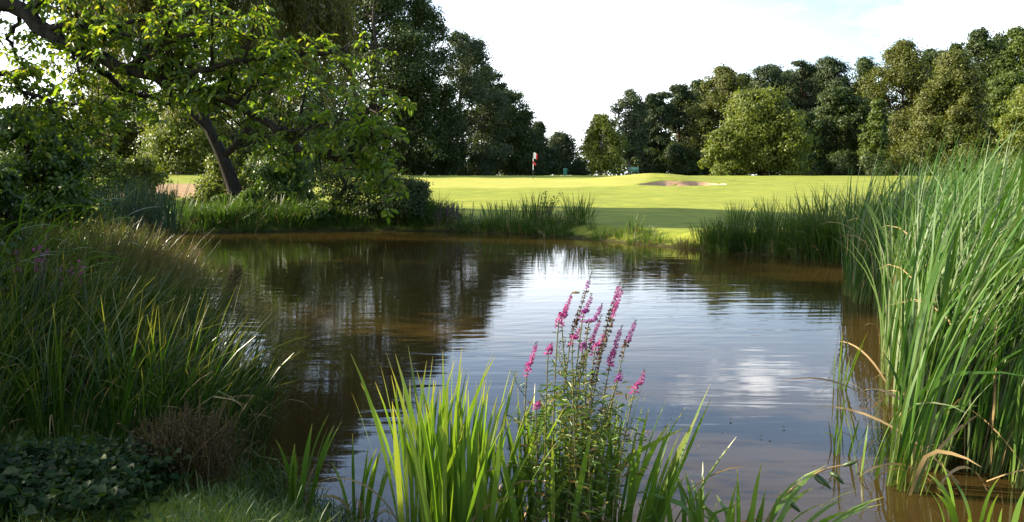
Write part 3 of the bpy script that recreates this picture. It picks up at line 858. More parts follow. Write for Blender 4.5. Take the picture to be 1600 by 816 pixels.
# --- box elder whose branch hangs into the picture from the left
def shades_lit_plants(p, bough_too=True):
    """True where a leaf would put its shadow on the sunlit irises or cattails."""
    t = (p[..., 2] - 0.55) / TO_SUN[2]
    q = p - TO_SUN * t[..., None]
    iris = (q[..., 0] > -1.15) & (q[..., 0] < 3.2) & (q[..., 1] > 3.2) & (q[..., 1] < 5.0)
    t3 = (p[..., 2] - 1.15) / TO_SUN[2]
    q3 = p - TO_SUN * t3[..., None]
    iris |= (q3[..., 0] > -0.7) & (q3[..., 0] < 1.6) & (q3[..., 1] > 3.5) & (q3[..., 1] < 4.6)
    t2 = (p[..., 2] - 1.3) / TO_SUN[2]
    q2 = p - TO_SUN * t2[..., None]
    reed = (q2[..., 0] > 1.8) & (q2[..., 0] < 8) & (q2[..., 1] > 3.5) & (q2[..., 1] < 11)
    t4 = (p[..., 0] + 2.2) / TO_SUN[0]
    q4 = p - TO_SUN * t4[..., None]
    bough = (p[..., 0] < -4.6) & (q4[..., 2] > 1.5) & (q4[..., 2] < 4.2) & (q4[..., 1] > 5.6) & (q4[..., 1] < 8.2)
    out = iris | (reed & (p[..., 2] > 2.2) & (p[..., 0] < -4.6))
    return (out | bough) if bough_too else out

def box_elder():
    rng = np.random.default_rng(8)
    bx, by = -6.3, 7.6
    base = np.array([bx, by, gz(bx, by) - 0.1])
    root = empty('box_elder_tree', base)
    tag(root, 'near tree reaching in from the left, dark bough and sunlit leaflets over the pond', 'tree')
    acc = Acc()
    trunk = smooth_path([base, [bx + 0.05, by, 1.6], [bx - 0.05, by + 0.1, 3.4], [bx + 0.1, by + 0.2, 5.2], [bx + 0.2, by + 0.3, 6.6]], 14)
    acc.add(*tube(trunk, np.linspace(0.26, 0.06, 14), 9))
    B = []
    def br(px_pts, r0, r1, n=16, start=None):
        pts = [P(*q) for q in px_pts]
        if start is not None: pts = [np.asarray(start, float)] + pts
        p = smooth_path(pts, n)
        p[1:-1] += rng.normal(0, 0.012, (n - 2, 3))
        acc.add(*tube(p, np.linspace(r0, r1, n), 7)); B.append(p)
        return p
    s0 = [bx, by + 0.1, 3.55]
    # main bough and its continuation
    br([(-10, 2, 7.3), (60, 42, 7.2), (130, 84, 7.1), (200, 106, 7.0), (270, 130, 7.0), (340, 150, 6.9)], 0.082, 0.036, 22, s0)
    br([(340, 150, 6.9), (385, 172, 6.85), (425, 200, 6.8), (470, 232, 6.75), (520, 246, 6.7), (572, 250, 6.7)], 0.042, 0.010, 18)
    br([(60, 42, 7.2), (110, 40, 7.0), (160, 50, 6.9), (205, 56, 6.8)], 0.035, 0.012)
    br([(130, 84, 7.1), (165, 115, 7.3), (205, 145, 7.4), (240, 152, 7.4), (270, 172, 7.3)], 0.035, 0.010)
    br([(-10, 115, 7.8), (40, 145, 7.7), (75, 156, 7.6), (125, 165, 7.5), (160, 172, 7.5)], 0.030, 0.008, 14, [bx + 0.05, by, 2.9])
    br([(75, 156, 7.6), (95, 185, 7.6), (130, 205, 7.6), (165, 215, 7.5)], 0.016, 0.006)
    br([(200, 106, 7.0), (240, 80, 6.8), (290, 60, 6.7), (340, 40, 6.6), (400, 20, 6.6)], 0.032, 0.008)
    br([(270, 130, 7.0), (320, 108, 6.7), (380, 96, 6.6), (440, 92, 6.5), (510, 84, 6.5), (570, 66, 6.5)], 0.030, 0.007, 18)
    br([(340, 150, 6.9), (380, 135, 7.2), (430, 120, 7.3), (480, 130, 7.3)], 0.022, 0.006)
    br([(425, 200, 6.8), (455, 205, 6.6), (495, 198, 6.5), (525, 190, 6.4)], 0.016, 0.005)
    br([(385, 172, 6.85), (410, 215, 6.9), (440, 240, 7.0), (470, 248, 7.0)], 0.014, 0.005)
    br([(520, 246, 6.7), (560, 238, 6.6), (580, 215, 6.55), (588, 195, 6.5)], 0.010, 0.004)
    br([(540, 248, 6.7), (575, 268, 6.7), (598, 290, 6.7)], 0.009, 0.004)
    br([(40, 20, 7.3), (90, -10, 7.2), (150, -40, 7.2), (230, -60, 7.1)], 0.05, 0.015)
    br([(160, 50, 6.9), (220, 30, 7.0), (280, 10, 7.1), (330, -10, 7.2)], 0.02, 0.006)
    br([(30, 28, 7.3), (15, 60, 7.5), (30, 95, 7.7), (50, 120, 7.8)], 0.02, 0.006)
    br([(0, 10, 7.3), (-60, -40, 7.2), (-140, -60, 7.2)], 0.06, 0.02)
    # side branches off the bough
    for i in range(34):
        src = B[0] if i < 20 else (B[1] if i < 28 else B[[6, 7, 2, 3][i % 4]])
        a = src[int(rng.integers(len(src) // 5 if src is B[0] else 1, len(src) - 1))]
        L = rng.uniform(0.40, 0.9)
        up = rng.choice([-0.75, 0.9] if i < 20 else [0.5, 0.9]) * rng.uniform(0.35, 1.0)
        d = unit(np.array([rng.uniform(0.1, 1.0), rng.uniform(-0.6, 0.6), up]))
        e = a + d * L
        if e[2] < P(0, 262, e[1])[2]: continue
        br_p = smooth_path([a, a + d * L * 0.5 + [0.02, 0, 0.06], e], 8)
        acc.add(*tube(br_p, np.linspace(0.016, 0.004, 8), 5)); B.append(br_p)
    # twigs with leaves
    C, A, Nn, S = [], [], [], []
    weights = [0.5, 0.4, 0.7, 1.0, 1.5, 1.3, 1.0, 1.2, 0.8, 0.9, 0.8, 2.2, 2.0, 1.1, 0.9, 1.6, 1.6] + [0.75] * 60
    for bi, p in enumerate(B):
        L = np.sum(np.linalg.norm(np.diff(p, axis=0), axis=1))
        lo = 0.12
        nt = int(L * 27 * weights[bi])
        for i in range(nt):
            t = lo + (1 - lo) * rng.random() ** 0.8
            f = t * (len(p) - 1); i0 = min(int(f), len(p) - 2)
            a = p[i0] + (p[i0 + 1] - p[i0]) * (f - i0)
            tl = rng.uniform(0.10, 0.50) * (1.0 if bi < 9 else 0.6)
            d = unit(rng.normal(0, 1, 3) * [1, 1, 0.8] + [0.25, -0.1, -0.05])
            e = a + d * tl + [0, 0, -0.10 * tl]
            if e[0] < -8: continue
            if shades_lit_plants(e, False): continue
            if i % 2 == 0:
                acc.add(*tube(smooth_path([a, (a + e) / 2 + [0, 0, 0.02], e], 4), np.linspace(0.006, 0.0025, 4), 4))
            # compound leaves along the twig: pairs plus a terminal leaflet
            for s in range(int(rng.integers(2, 4))):
                q = a + (e - a) * rng.uniform(0.45, 1.05)
                rd = unit(rng.normal(0, 1, 3) * [1, 1, 0.5] + [0.2, 0, -0.75])
                sd = unit(np.cross(rd, [0, 0, 1.0]))
                up = unit(np.cross(sd, rd) + rng.normal(0, 0.35, 3))
                ml = rng.uniform(0.045, 0.075)
                for g_, sg in ((0.0, 1), (0.0, -1), (0.55, 1), (0.55, -1), (1.0, 0)):
                    if rng.random() < 0.12: continue
                    C.append(q + rd * ml * g_ * 1.1)
                    A.append(unit(rd * (0.55 if sg else 1.0) + sd * sg * 0.85 + rng.normal(0, 0.18, 3) + [0, 0, -0.15]))
                    Nn.append(unit(up + rng.normal(0, 0.4, 3)))
                    S.append(ml * rng.uniform(0.75, 1.15) * (1.15 if sg == 0 else 1))
    # unseen crown added left of and behind the view to shade the left bank
    for i in range(900):
        c = np.array([rng.uniform(-9.4, -4.6), rng.uniform(4.6, 10.8), rng.uniform(0.9, 3.4) if i % 4 else rng.uniform(2.5, 6.4)])
        if i % 3 == 0:
            c = np.array([rng.uniform(-8.5, 1.0), rng.uniform(-5.0, 2.6), rng.uniform(3.4, 6.6)])
            if c[2] < 2.6 + 0.3 * max(c[1], 0) + 0.9: continue
        elif c[0] > -0.66 * c[1] - 0.15: continue
        if shades_lit_plants(c): continue
        j = trunk[np.argmin(np.abs(trunk[:, 2] - (c[2] - 0.6)))]
        lp = smooth_path([j, (j + c) / 2 + [0, 0, -0.1], c], 9)
        if shades_lit_plants(lp[1:] + [0, 0, 0.05]).any() or shades_lit_plants(lp[1:] - [0, 0, 0.05]).any(): continue
        if ((lp[:, 1] > 0.5) & (lp[:, 0] > -0.66 * lp[:, 1] + 0.1) & (lp[:, 2] < 1.95 + 0.26 * lp[:, 1])).any(): continue
        acc.add(*tube(lp, np.linspace(0.04, 0.008, 9), 5))
        n = 130 if i % 3 else 190
        q = c + rng.normal(0, 1, (n, 3)) * [0.42, 0.42, 0.32]
        q = q[~shades_lit_plants(q) & ((q[:, 0] < -0.64 * q[:, 1]) | (i % 3 == 0))]
        for w in q:
            C.append(w); A.append(unit(rng.normal(0, 1, 3) + [0, 0, -0.6])); Nn.append(unit(rng.normal(0, 0.6, 3) + [0, 0, 1])); S.append(rng.uniform(0.09, 0.14))
    C = np.array(C); A = np.array(A); Nn = np.array(Nn); S = np.array(S)
    V, Q = leaves(rng, C, A, Nn, S, S * rng.uniform(0.42, 0.56, len(S)), full=True)
    acc.build('trunk', M['dark_bark'], root, base)
    mesh_quads('crown', V - base, Q, M['box_elder'], root, smooth=False)
box_elder()

# ------------------------------------------------------------------ shrubs round the pond
def shrub_px(name, label, px, base_py, top_py, hw_px, d, leaf, **kw):
    tp = P(px, top_py, d)
    kw.setdefault('cat', 'shrub')
    return tree(name, label, tp[0], d, tp[2], hw_px / FPX * d, leaf, **kw)

shrub_px('bank_shrub', 'sunlit yellow green shrub on the far bank left of the willow trunk', 325, 340, 288, 34, 31.5, 'light_leaf', kind='dome', cb=0.0, lobes=18, n_leaf=5000, ls=0.10, seed=101, lobe_scale=0.9)
shrub_px('bank_shrub', 'deep green shrub with broad leaves right of the willow trunk', 440, 340, 226, 56, 31, 'bank_leaf', kind='dome', cb=0.0, lobes=34, n_leaf=13000, ls=0.11, seed=102, lobe_scale=0.75)
shrub_px('bank_shrub', 'low dark shrub at the foot of the willow trunk', 385, 345, 300, 34, 29.6, 'bank_leaf', kind='dome', cb=0.0, lobes=14, n_leaf=4500, ls=0.09, seed=103)
shrub_px('bank_shrub', 'wide dark shrub with a twiggy top overhanging the far water edge', 628, 352, 280, 66, 29.5, 'dark_leaf', kind='dome', cb=0.0, lobes=36, n_leaf=15000, ls=0.085, seed=104, lobe_scale=0.65)
shrub_px('bank_shrub', 'dark low shrub leaning over the water below the gap beside the willow', 495, 350, 318, 40, 29.4, 'bank_leaf', kind='dome', cb=0.0, lobes=18, n_leaf=6000, ls=0.085, seed=105, lobe_scale=0.85)
shrub_px('bank_shrub', 'dark olive shrub left of the sunlit shrub, beside the dark cattails', 288, 345, 312, 24, 30.5, 'mid_leaf', kind='dome', cb=0.0, lobes=12, n_leaf=3200, ls=0.09, seed=106)
shrub_px('bank_shrub', 'shaded green shrub left of the willow foot, touching the sunlit shrub', 352, 350, 306, 30, 29.8, 'bank_leaf', kind='dome', cb=0.0, lobes=16, n_leaf=5000, ls=0.09, seed=107, lobe_scale=0.85)
shrub_px('bank_shrub', 'leafy dark shrub on the left bank near the bright sky gap', 45, 400, 172, 108, 14.5, 'bank_leaf', kind='dome', cb=0.02, lobes=40, n_leaf=17000, ls=0.085, seed=108, lobe_scale=0.7)
shrub_px('bank_shrub', 'dark shrub cut by the left edge, in front of the leafy dark shrub', 2, 400, 268, 62, 11.2, 'bank_leaf', kind='dome', cb=0.0, lobes=24, n_leaf=9000, ls=0.08, seed=113, lobe_scale=0.8)
tree('bank_shrub', 'dark shrub at the left edge behind the sedge, mostly in shade', -5.6, 6.6, 2.05, 1.5, 'bank_leaf', kind='dome', cb=0.0, lobes=30, n_leaf=12000, ls=0.075, seed=109, lobe_scale=0.7, cat='shrub')
tree('bank_shrub', 'unseen dark shrub added beyond the left edge, shading the left sedge', -6.2, 4.2, 2.3, 1.7, 'bank_leaf', kind='dome', cb=0.0, lobes=30, n_leaf=11000, ls=0.08, seed=110, lobe_scale=0.7, cat='shrub')  # out of view, added to keep the sun off the left bank

tree('deciduous_tree', 'unseen tree added just past the left edge to shade the back cattails', -15.6, 16.6, 12.5, 4.4, 'mid_leaf', kind='egg', cb=0.1, lobes=40, n_leaf=17000, ls=0.19, seed=111, lobe_scale=0.9)  # added out of view so its shadow reaches the back cattails
tree('deciduous_tree', 'taller unseen tree added past the left edge to shade the right bank rushes', -20.3, 24.2, 15.8, 4.6, 'mid_leaf', kind='egg', cb=0.1, lobes=40, n_leaf=17000, ls=0.2, seed=112, lobe_scale=0.9)  # another added tree out of view, tall enough to shade the rushes

for lb, px, tp_, hw, d, lf in (('broad sunlit bush at the left behind the dark reeds, under the willow', 140, 236, 60, 36, 'mid_leaf'),
                              ('yellow green bush directly behind the dark reeds, left of the dry field', 222, 246, 40, 37, 'light_leaf'),
                              ('pale sunlit bush just right of the dry field, behind the willow trunk', 345, 238, 36, 37, 'light_leaf'),
                              ('tall green bush behind the deep green bank shrub', 418, 232, 46, 38, 'mid_leaf'),
                              ('green bush at the left rim of the small lawn gap beside the willow', 470, 258, 26, 37, 'mid_leaf')):
    shrub_px('bank_shrub', lb, px, 310, tp_, hw, d, lf, kind='dome', cb=0.0, lobes=22, n_leaf=7000, ls=0.12, seed=700 + int(px), lobe_scale=0.85)

def leaning_tree():
    rng = np.random.default_rng(31)
    base = P(516, 332, 30.2); base[2] = gz(base[0], base[1]) - 0.1
    root = empty('alder_tree', base)
    tag(root, 'small dark alder with a crooked leaning trunk beside the wide dark shrub', 'tree')
    acc = Acc()
    p = smooth_path([base, P(522, 316, 30.2), P(536, 300, 30.1), P(545, 280, 30.0), P(560, 250, 30)], 10)
    acc.add(*tube(p, np.linspace(0.16, 0.04, 10), 7))
    C = []
    for i in range(26):
        c = P(rng.uniform(500, 610), rng.uniform(262, 322), 30 + rng.uniform(-1.0, 1.0))
        j = p[int(rng.integers(4, 10))]
        acc.add(*tube(smooth_path([j, (j + c) / 2 + [0, 0, 0.1], c], 5), np.linspace(0.03, 0.006, 5), 4))
        C.append(c + rng.normal(0, 1, (230, 3)) * [0.30, 0.30, 0.2])
    C = np.concatenate(C)
    n = unit(rng.normal(0, 1, C.shape) + [0, 0, 0.6])
    ax = unit(np.cross(n, rng.normal(0, 1, C.shape)))
    s = rng.uniform(0.07, 0.12, len(C))
    V, Q = leaves(rng, C, ax, n, s, s * 0.7)
    acc.build('trunk', M['bark'], root, base)
    mesh_quads('crown', V - base, Q, M['dark_leaf'], root, smooth=False)
leaning_tree()

# ------------------------------------------------------------------ grasses and reeds
def tuft_mesh(rng, n, rad, hmin, hmax, w, lean=(0.0, 0.35), curve=(0.1, 0.9), seg=5, wind=None, kinks=0.1, profile='strap', twist=0.5, power=1.6):
    a = rng.uniform(0, 6.283, n); r = rad * np.sqrt(rng.random(n))
    base = np.stack([r * np.cos(a), r * np.sin(a), np.full(n, -0.03)], -1)
    az = a + rng.normal(0, 0.6, n)
    le = rng.uniform(*lean, n) * (0.4 + 0.6 * r / rad)
    cu = rng.uniform(*curve, n)
    if wind is not None:
        # bend every leaf towards the wind direction
        wx, wy, ws = wind
        vx = np.cos(az) * (le + 0.05) + wx * ws * rng.uniform(0.3, 1.2, n)
        vy = np.sin(az) * (le + 0.05) + wy * ws * rng.uniform(0.3, 1.2, n)
        az = np.arctan2(vy, vx); le = np.clip(np.hypot(vx, vy), 0, 0.9)
    Ln = rng.uniform(hmin, hmax, n)
    W = w * rng.uniform(0.6, 1.15, n)
    kink = np.where(rng.random(n) < kinks, rng.uniform(0.5, 1.25, n), 0)
    return blades(rng, base, az, le, cu, Ln, W, seg, power, twist, kink, profile)

def proto_set(name, mats, count, seed, **kw):
    out = []
    rng = np.random.default_rng(seed)
    dead = kw.pop('dead', 0.0)
    for i in range(count):
        acc = Acc()
        V, Q, A = tuft_mesh(rng, **kw)
        acc.add(V, Q, A, 0)
        if dead:
            k2 = dict(kw); k2['n'] = max(1, int(kw['n'] * dead)); k2['kinks'] = 0.6; k2['hmax'] = kw['hmax'] * 0.8; k2['hmin'] = kw['hmin'] * 0.5
            k2['curve'] = (0.5, 1.8)
            V, Q, A = tuft_mesh(rng, **k2)
            acc.add(V, Q, A, 1)
        out.append(acc.build(name, mats))
    return out

def scatter(protos, spots, label, cat, group, seed, smin=0.85, smax=1.15, rot=6.283):
    """First use moves the prototype itself, later uses are copies sharing its mesh."""
    rng = np.random.default_rng(seed)
    used = set()
    for i, (x, y, z, s) in enumerate(spots):
        k = i % len(protos)
        if k in used:
            o = protos[k].copy(); COL.objects.link(o)
        else:
            o = protos[k]; used.add(k)
        o.location = (x, y, z)
        o.rotation_euler = (0, 0, rng.uniform(-rot / 2, rot / 2))
        q = s * rng.uniform(smin, smax)
        o.scale = (q, q, q * rng.uniform(0.92, 1.08))
        lb = label(x, y, i) if callable(label) else label
        tag(o, lb, cat, group)
    for k in range(len(protos)):
        if k not in used:
            bpy.data.objects.remove(protos[k])

# cattail bed on the right
CT = proto_set('cattail_plant', [M['cattail'], M['dead_leaf']], 9, 200, n=31, rad=0.11, hmin=0.85, hmax=2.45, w=0.0195, lean=(0.0, 0.10), curve=(0.3, 1.1),
               seg=8, wind=(1.0, -0.1, 0.20), kinks=0.06, twist=1.2, dead=0.07, power=2.6)
rng = np.random.default_rng(77)
spots = []
def bed_edge(y):
    """Left limit of the cattail bed at distance y."""
    return np.interp(y, [4.6, 5.4, 7.0, 9.0, 11.0, 13.0, 15.0], [2.5, 2.7, 3.35, 4.2, 5.05, 5.4, 6.0])
while len(spots) < 262:
    y = 5.0 + 9.2 * rng.random() ** 1.05
    x = bed_edge(y) + rng.random() ** 1.25 * (2.9 + 0.05 * y)
    if x > y * 0.74: continue
    if y < 6.6 and x < bed_edge(y) + 0.35 and rng.random() < 0.6: continue
    if any((x - q[0]) ** 2 + (y - q[1]) ** 2 < 0.14 ** 2 for q in spots): continue
    z = max(0.0, gz(x, y)) - 0.02
    spots.append((x, y, z, 1.0 if x > bed_edge(y) + 0.5 else 0.93))
spots += [(P(1418, 700, 4.95)[0], 4.95, -0.02, 0.95), (P(1450, 700, 5.3)[0], 5.3, -0.02, 0.9), (P(1560, 700, 5.2)[0], 5.2, -0.02, 1.0), (P(1600, 700, 5.0)[0], 5.0, -0.02, 0.95)]
for i in range(12):
    y = 5.35 + 0.09 * i; spots.append((P(1440 + 15 * ((i * 7) % 12), 700, y)[0], y, -0.02, rng.uniform(0.88, 1.0)))
scatter(CT, spots, 'tall grey green cattail standing in the dense reed bed on the right', 'cattail', 'cattails of the right reed bed', 1, 0.86, 1.16, 1.4)

def reed_mass():
    """The crowd of cattails deep inside the bed, behind the ones one can pick out."""
    rng = np.random.default_rng(178)
    acc = Acc()
    for i in range(330):
        y = rng.uniform(5.6, 15.5)
        x = bed_edge(y) + 0.7 + rng.random() * 3.0
        z = max(0.0, gz(x, y)) - 0.02
        V, Q, A = tuft_mesh(rng, n=27, rad=0.11, hmin=1.1, hmax=2.45, w=0.0195, lean=(0.0, 0.10), curve=(0.3, 1.1), seg=7, wind=(1.0, -0.1, 0.20), kinks=0.06, twist=1.2, power=2.6)
        acc.add(V + [x, y, z], Q, A)
    o = acc.build('reeds', M['cattail'])
    tag(o, 'mass of cattail leaves deep inside the right reed bed', 'reeds', kind='stuff')
reed_mass()

# leafy cattail group standing in shade at the back of the bed, and the one by the left bank
CD = proto_set('reed_plant', [M['shaded_reed'], M['dead_leaf']], 5, 210, n=16, rad=0.12, hmin=1.3, hmax=2.0, w=0.02, lean=(0.0, 0.12), curve=(0.05, 0.45), seg=6, wind=(1.0, 0.1, 0.06), kinks=0.1, twist=0.7, dead=0.06)
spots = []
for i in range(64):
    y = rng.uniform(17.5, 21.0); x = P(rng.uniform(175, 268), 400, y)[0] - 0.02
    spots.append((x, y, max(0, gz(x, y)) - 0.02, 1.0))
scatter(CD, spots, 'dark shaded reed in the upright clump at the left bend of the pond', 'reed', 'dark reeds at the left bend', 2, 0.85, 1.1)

# rushes on the right of the far bank
RU = proto_set('rush_tuft', [M['rush'], M['dead_leaf']], 6, 220, n=46, rad=0.22, hmin=0.7, hmax=1.45, w=0.018, lean=(0.0, 0.35), curve=(0.05, 0.7), seg=5, kinks=0.12, dead=0.12)
spots = []
for i in range(105):
    t = rng.random()
    bx = np.interp(t, [0, 0.40, 1], [5.0, 6.5, 8.3]); by = np.interp(t, [0, 0.40, 1], [21.4, 19.9, 17.2])
    q = rng.uniform(-0.25, 1.5) if i % 2 else rng.uniform(-0.3, 0.2)
    x = bx + 0.7 * q; y = by + 0.7 * q
    spots.append((x, y, max(0, gz(x, y)) - 0.02, 0.62 + 0.5 * t + 0.1 * q))
scatter(RU, spots, 'green rush tuft in the thick fringe left of the cattail bed', 'rush', 'rushes on the far right bank', 3)

# low fringe of grass tufts along the far shore
FT = proto_set('grass_tuft', [M['rush'], M['dead_leaf']], 6, 230, n=60, rad=0.28, hmin=0.18, hmax=0.55, w=0.014, lean=(0.0, 0.6), curve=(0.2, 1.1), seg=4, kinks=0.05, dead=0.15)
spots = []
shore = [(-12.9, 26.6), (-10, 27.9), (-6, 29.05), (-2, 28.65), (1.0, 26.9), (3.0, 24.1), (5.0, 21.6)]
for i in range(120):
    t = rng.random() * (len(shore) - 1); k = int(t); f = t - k
    x = shore[k][0] * (1 - f) + shore[k + 1][0] * f + rng.normal(0, 0.1)
    y = shore[k][1] * (1 - f) + shore[k + 1][1] * f + abs(rng.normal(0, 0.45)) - 0.1
    spots.append((x, y, max(0, gz(x, y)) - 0.02, rng.uniform(0.8, 1.5) if x < 1.6 else rng.uniform(0.4, 0.85)))
scatter(FT, spots, 'low grass tuft at the water edge of the far bank', 'grass tuft', 'grass tufts along the far shore', 4)

LB = proto_set('grass_tuft', [M['rush'], M['dead_leaf']], 5, 235, n=70, rad=0.32, hmin=0.45, hmax=1.0, w=0.016, lean=(0.0, 0.5), curve=(0.2, 1.0), seg=5, kinks=0.05, dead=0.1)
spots = []
for i in range(64):
    t = rng.random() ** 0.8; x = -12.6 + 10.4 * t
    y = np.interp(x, [-12.9, -10, -6, -2], [26.7, 28.0, 29.15, 28.75]) + abs(rng.normal(0, 0.7))
    spots.append((x, y, max(0, gz(x, y)) - 0.02, rng.uniform(0.75, 1.25)))
scatter(LB, spots, 'tall grass tuft in the undergrowth below the willow on the far bank', 'grass tuft', 'tall grass tufts below the willow', 14)

def one_tuft(name, label, cat, px, d, mats, seed, **kw):
    rng_ = np.random.default_rng(seed)
    q = P(px, 300, d); x = q[0]
    dead = kw.pop('dead', 0)
    acc = Acc()
    V, Q, A = tuft_mesh(rng_, **kw); acc.add(V, Q, A, 0)
    if dead:
        k2 = dict(kw); k2['n'] = dead; k2['kinks'] = 0.5; k2['curve'] = (0.6, 1.9)
        V, Q, A = tuft_mesh(rng_, **k2); acc.add(V, Q, A, 1)
    o = acc.build(name, mats)
    o.location = (x, d, max(0, gz(x, d)) - 0.02)
    tag(o, label, cat)
    return o

one_tuft('reed_tuft', 'upright bright reed tuft on the far bank right of the purple spiked clump', 'reed tuft', 800, 28.3, [M['rush'], M['dead_leaf']], 301, n=150, rad=1.1, hmin=0.4, hmax=0.85, w=0.025, lean=(0, 0.25), curve=(0.05, 0.5), dead=10)
one_tuft('reed_tuft', 'taller reed tuft just left of the twiggy sapling', 'reed tuft', 838, 27.9, [M['rush'], M['dead_leaf']], 302, n=90, rad=0.5, hmin=0.6, hmax=1.15, w=0.025, lean=(0, 0.25), curve=(0.05, 0.5), dead=8)
one_tuft('reed_tuft', 'spreading grass clump with long stalks right of the brown low shrub', 'grass clump', 906, 26.6, [M['rush'], M['brown_rush']], 303, n=130, rad=0.45, hmin=0.5, hmax=1.25, w=0.02, lean=(0, 0.45), curve=(0.05, 0.7), dead=30)
one_tuft('reed_tuft', 'single narrow reed tuft in the middle of the short grassy right bank', 'reed tuft', 991, 24.0, [M['rush'], M['dead_leaf']], 304, n=60, rad=0.25, hmin=0.4, hmax=0.75, w=0.02, lean=(0, 0.25), curve=(0.05, 0.5), dead=4)
one_tuft('rush_tuft', 'brown tipped rush clump where the thick right fringe begins', 'rush', 1112, 21.6, [M['rush'], M['brown_rush']], 305, n=130, rad=0.45, hmin=0.4, hmax=0.95, w=0.018, lean=(0, 0.4), curve=(0.05, 0.7), dead=40)

one_tuft('rush_tuft', 'brownish seeding rush clump on the far bank below the twiggy sapling', 'rush', 866, 27.3, [M['brown_rush'], M['rush']], 306, n=150, rad=0.55, hmin=0.3, hmax=0.65, w=0.014, lean=(0, 0.6), curve=(0.1, 0.9), dead=50)
one_tuft('rush_tuft', 'small brown rush clump between the grass tufts on the far right bank', 'rush', 1076, 21.9, [M['brown_rush'], M['rush']], 307, n=110, rad=0.35, hmin=0.2, hmax=0.45, w=0.012, lean=(0, 0.6), curve=(0.1, 0.9), dead=40)

def stalk_clump(name, label, cat, px, d, n, h0, h1, seed, rad=0.5, pink='purple_petal'):
    """Small far loosestrife clump: stems with spikes."""
    rng_ = np.random.default_rng(seed)
    x = P(px, 300, d)[0]; z = max(0, gz(x, d))
    root = empty(name, (x, d, z)); tag(root, label, cat)
    st, sp = Acc(), Acc()
    C, A = [], []
    for i in range(n):
        b = np.array([rng_.normal(0, rad * 0.5), rng_.normal(0, rad * 0.4), -0.02])
        h = rng_.uniform(h0, h1)
        e = b + [rng_.normal(0, 0.06), rng_.normal(0, 0.06), h]
        st = Acc(); st.add(*tube(np.array([b, (b + e) / 2, e]), [0.007, 0.006, 0.003], 4)); st.build('stem', M['loose_stem'], root)
        m = 46
        t = rng_.uniform(0.6, 1, m)
        c1 = b + (e - b) * t[:, None] + rng_.normal(0, 0.014, (m, 3))
        s1 = rng_.uniform(0.02, 0.04, m)
        V, Q = leaves(rng_, c1, rng_.normal(0, 1, c1.shape), unit(rng_.normal(0, 1, c1.shape)), s1, s1 * 0.8)
        fs = Acc(); fs.add(V, Q); ax_ = b + (e - b) * np.array([[0.6], [0.8], [1.0]]); fs.add(*tube(ax_, [0.006, 0.005, 0.003], 4)); fs.build('flower_spike', M[pink], root)
        m2 = 26
        tl = rng_.uniform(0.1, 0.75, m2)
        c2 = b + (e - b) * tl[:, None]
        A.append(c2)
    C = np.concatenate(A); n_ = unit(rng_.normal(0, 0.4, C.shape) + [0, 0, 1]); s = rng_.uniform(0.05, 0.10, len(C))
    V, Q = leaves(rng_, C, rng_.normal(0, 1, C.shape) * [1, 1, 0.3] + [0, 0, 0.3], n_, s, s * 0.3)
    mesh_quads('foliage', V, Q, M['loose_leaf'], root)
M['faded_petal'] = leaf_mat('faded purple grey petal', [(0.06, 0.04, 0.06), (0.10, 0.07, 0.10), (0.09, 0.06, 0.05)], trans=0.2, rough=0.7, spec=0.2)
stalk_clump('loosestrife_plant', 'fading purple spiked clump at the right end of the wide dark far shrub', 'flowering plant', 706, 28.6, 46, 0.6, 1.05, 311, 0.75, 'faded_petal')
stalk_clump('loosestrife_plant', 'pink flowering clump half hidden in the shaded sedge on the left', 'flowering plant', 92, 7.2, 10, 0.6, 0.95, 312, 0.40, 'petal')

def sapling():
    rng_ = np.random.default_rng(33)
    d = 27.8
    x = P(855, 300, d)[0]; z = gz(x, d)
    root = empty('sapling_plant', (x, d, z)); tag(root, 'twiggy leafy sapling sticking up above the far bank against the lawn', 'sapling')
    acc = Acc(); C = []
    for i in range(6):
        e = np.array([rng_.uniform(-0.5, 0.5), rng_.uniform(-0.2, 0.2), rng_.uniform(0.65, 0.98)])
        p = smooth_path([np.array([0, 0, -0.05]), e * [0.4, 0.5, 0.5], e], 6)
        acc.add(*tube(p, np.linspace(0.014, 0.004, 6), 4))
        C.append(np.repeat(p[2:], 9, 0) + rng_.normal(0, 0.035, (36, 3)))
    acc.build('stem', M['bark'], root)
    C = np.concatenate(C); n_ = unit(rng_.normal(0, 1, C.shape) + [0, 0, 0.7]); s = rng_.uniform(0.06, 0.10, len(C))
    V, Q = leaves(rng_, C, rng_.normal(0, 1, C.shape), n_, s, s * 0.5)
    mesh_quads('foliage', V, Q, M['mid_leaf'], root)
sapling()

# sedge along the left bank
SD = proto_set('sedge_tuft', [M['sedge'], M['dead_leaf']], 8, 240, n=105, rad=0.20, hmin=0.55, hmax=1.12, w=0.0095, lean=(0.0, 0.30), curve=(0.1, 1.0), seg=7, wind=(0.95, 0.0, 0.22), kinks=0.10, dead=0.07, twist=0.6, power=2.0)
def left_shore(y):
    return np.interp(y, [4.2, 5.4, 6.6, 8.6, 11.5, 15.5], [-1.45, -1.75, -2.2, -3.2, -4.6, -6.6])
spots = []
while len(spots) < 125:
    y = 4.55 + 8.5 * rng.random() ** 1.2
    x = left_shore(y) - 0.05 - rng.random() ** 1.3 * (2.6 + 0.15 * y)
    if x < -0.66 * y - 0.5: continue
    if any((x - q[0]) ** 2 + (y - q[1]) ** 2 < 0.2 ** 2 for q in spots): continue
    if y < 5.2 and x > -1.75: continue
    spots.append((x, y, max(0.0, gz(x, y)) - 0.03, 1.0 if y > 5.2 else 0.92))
scatter(SD, spots, 'dark green sedge tuft with bent shining tips in the thicket on the left bank', 'sedge', 'sedge tufts on the left bank', 5, 0.85, 1.12, 0.8)

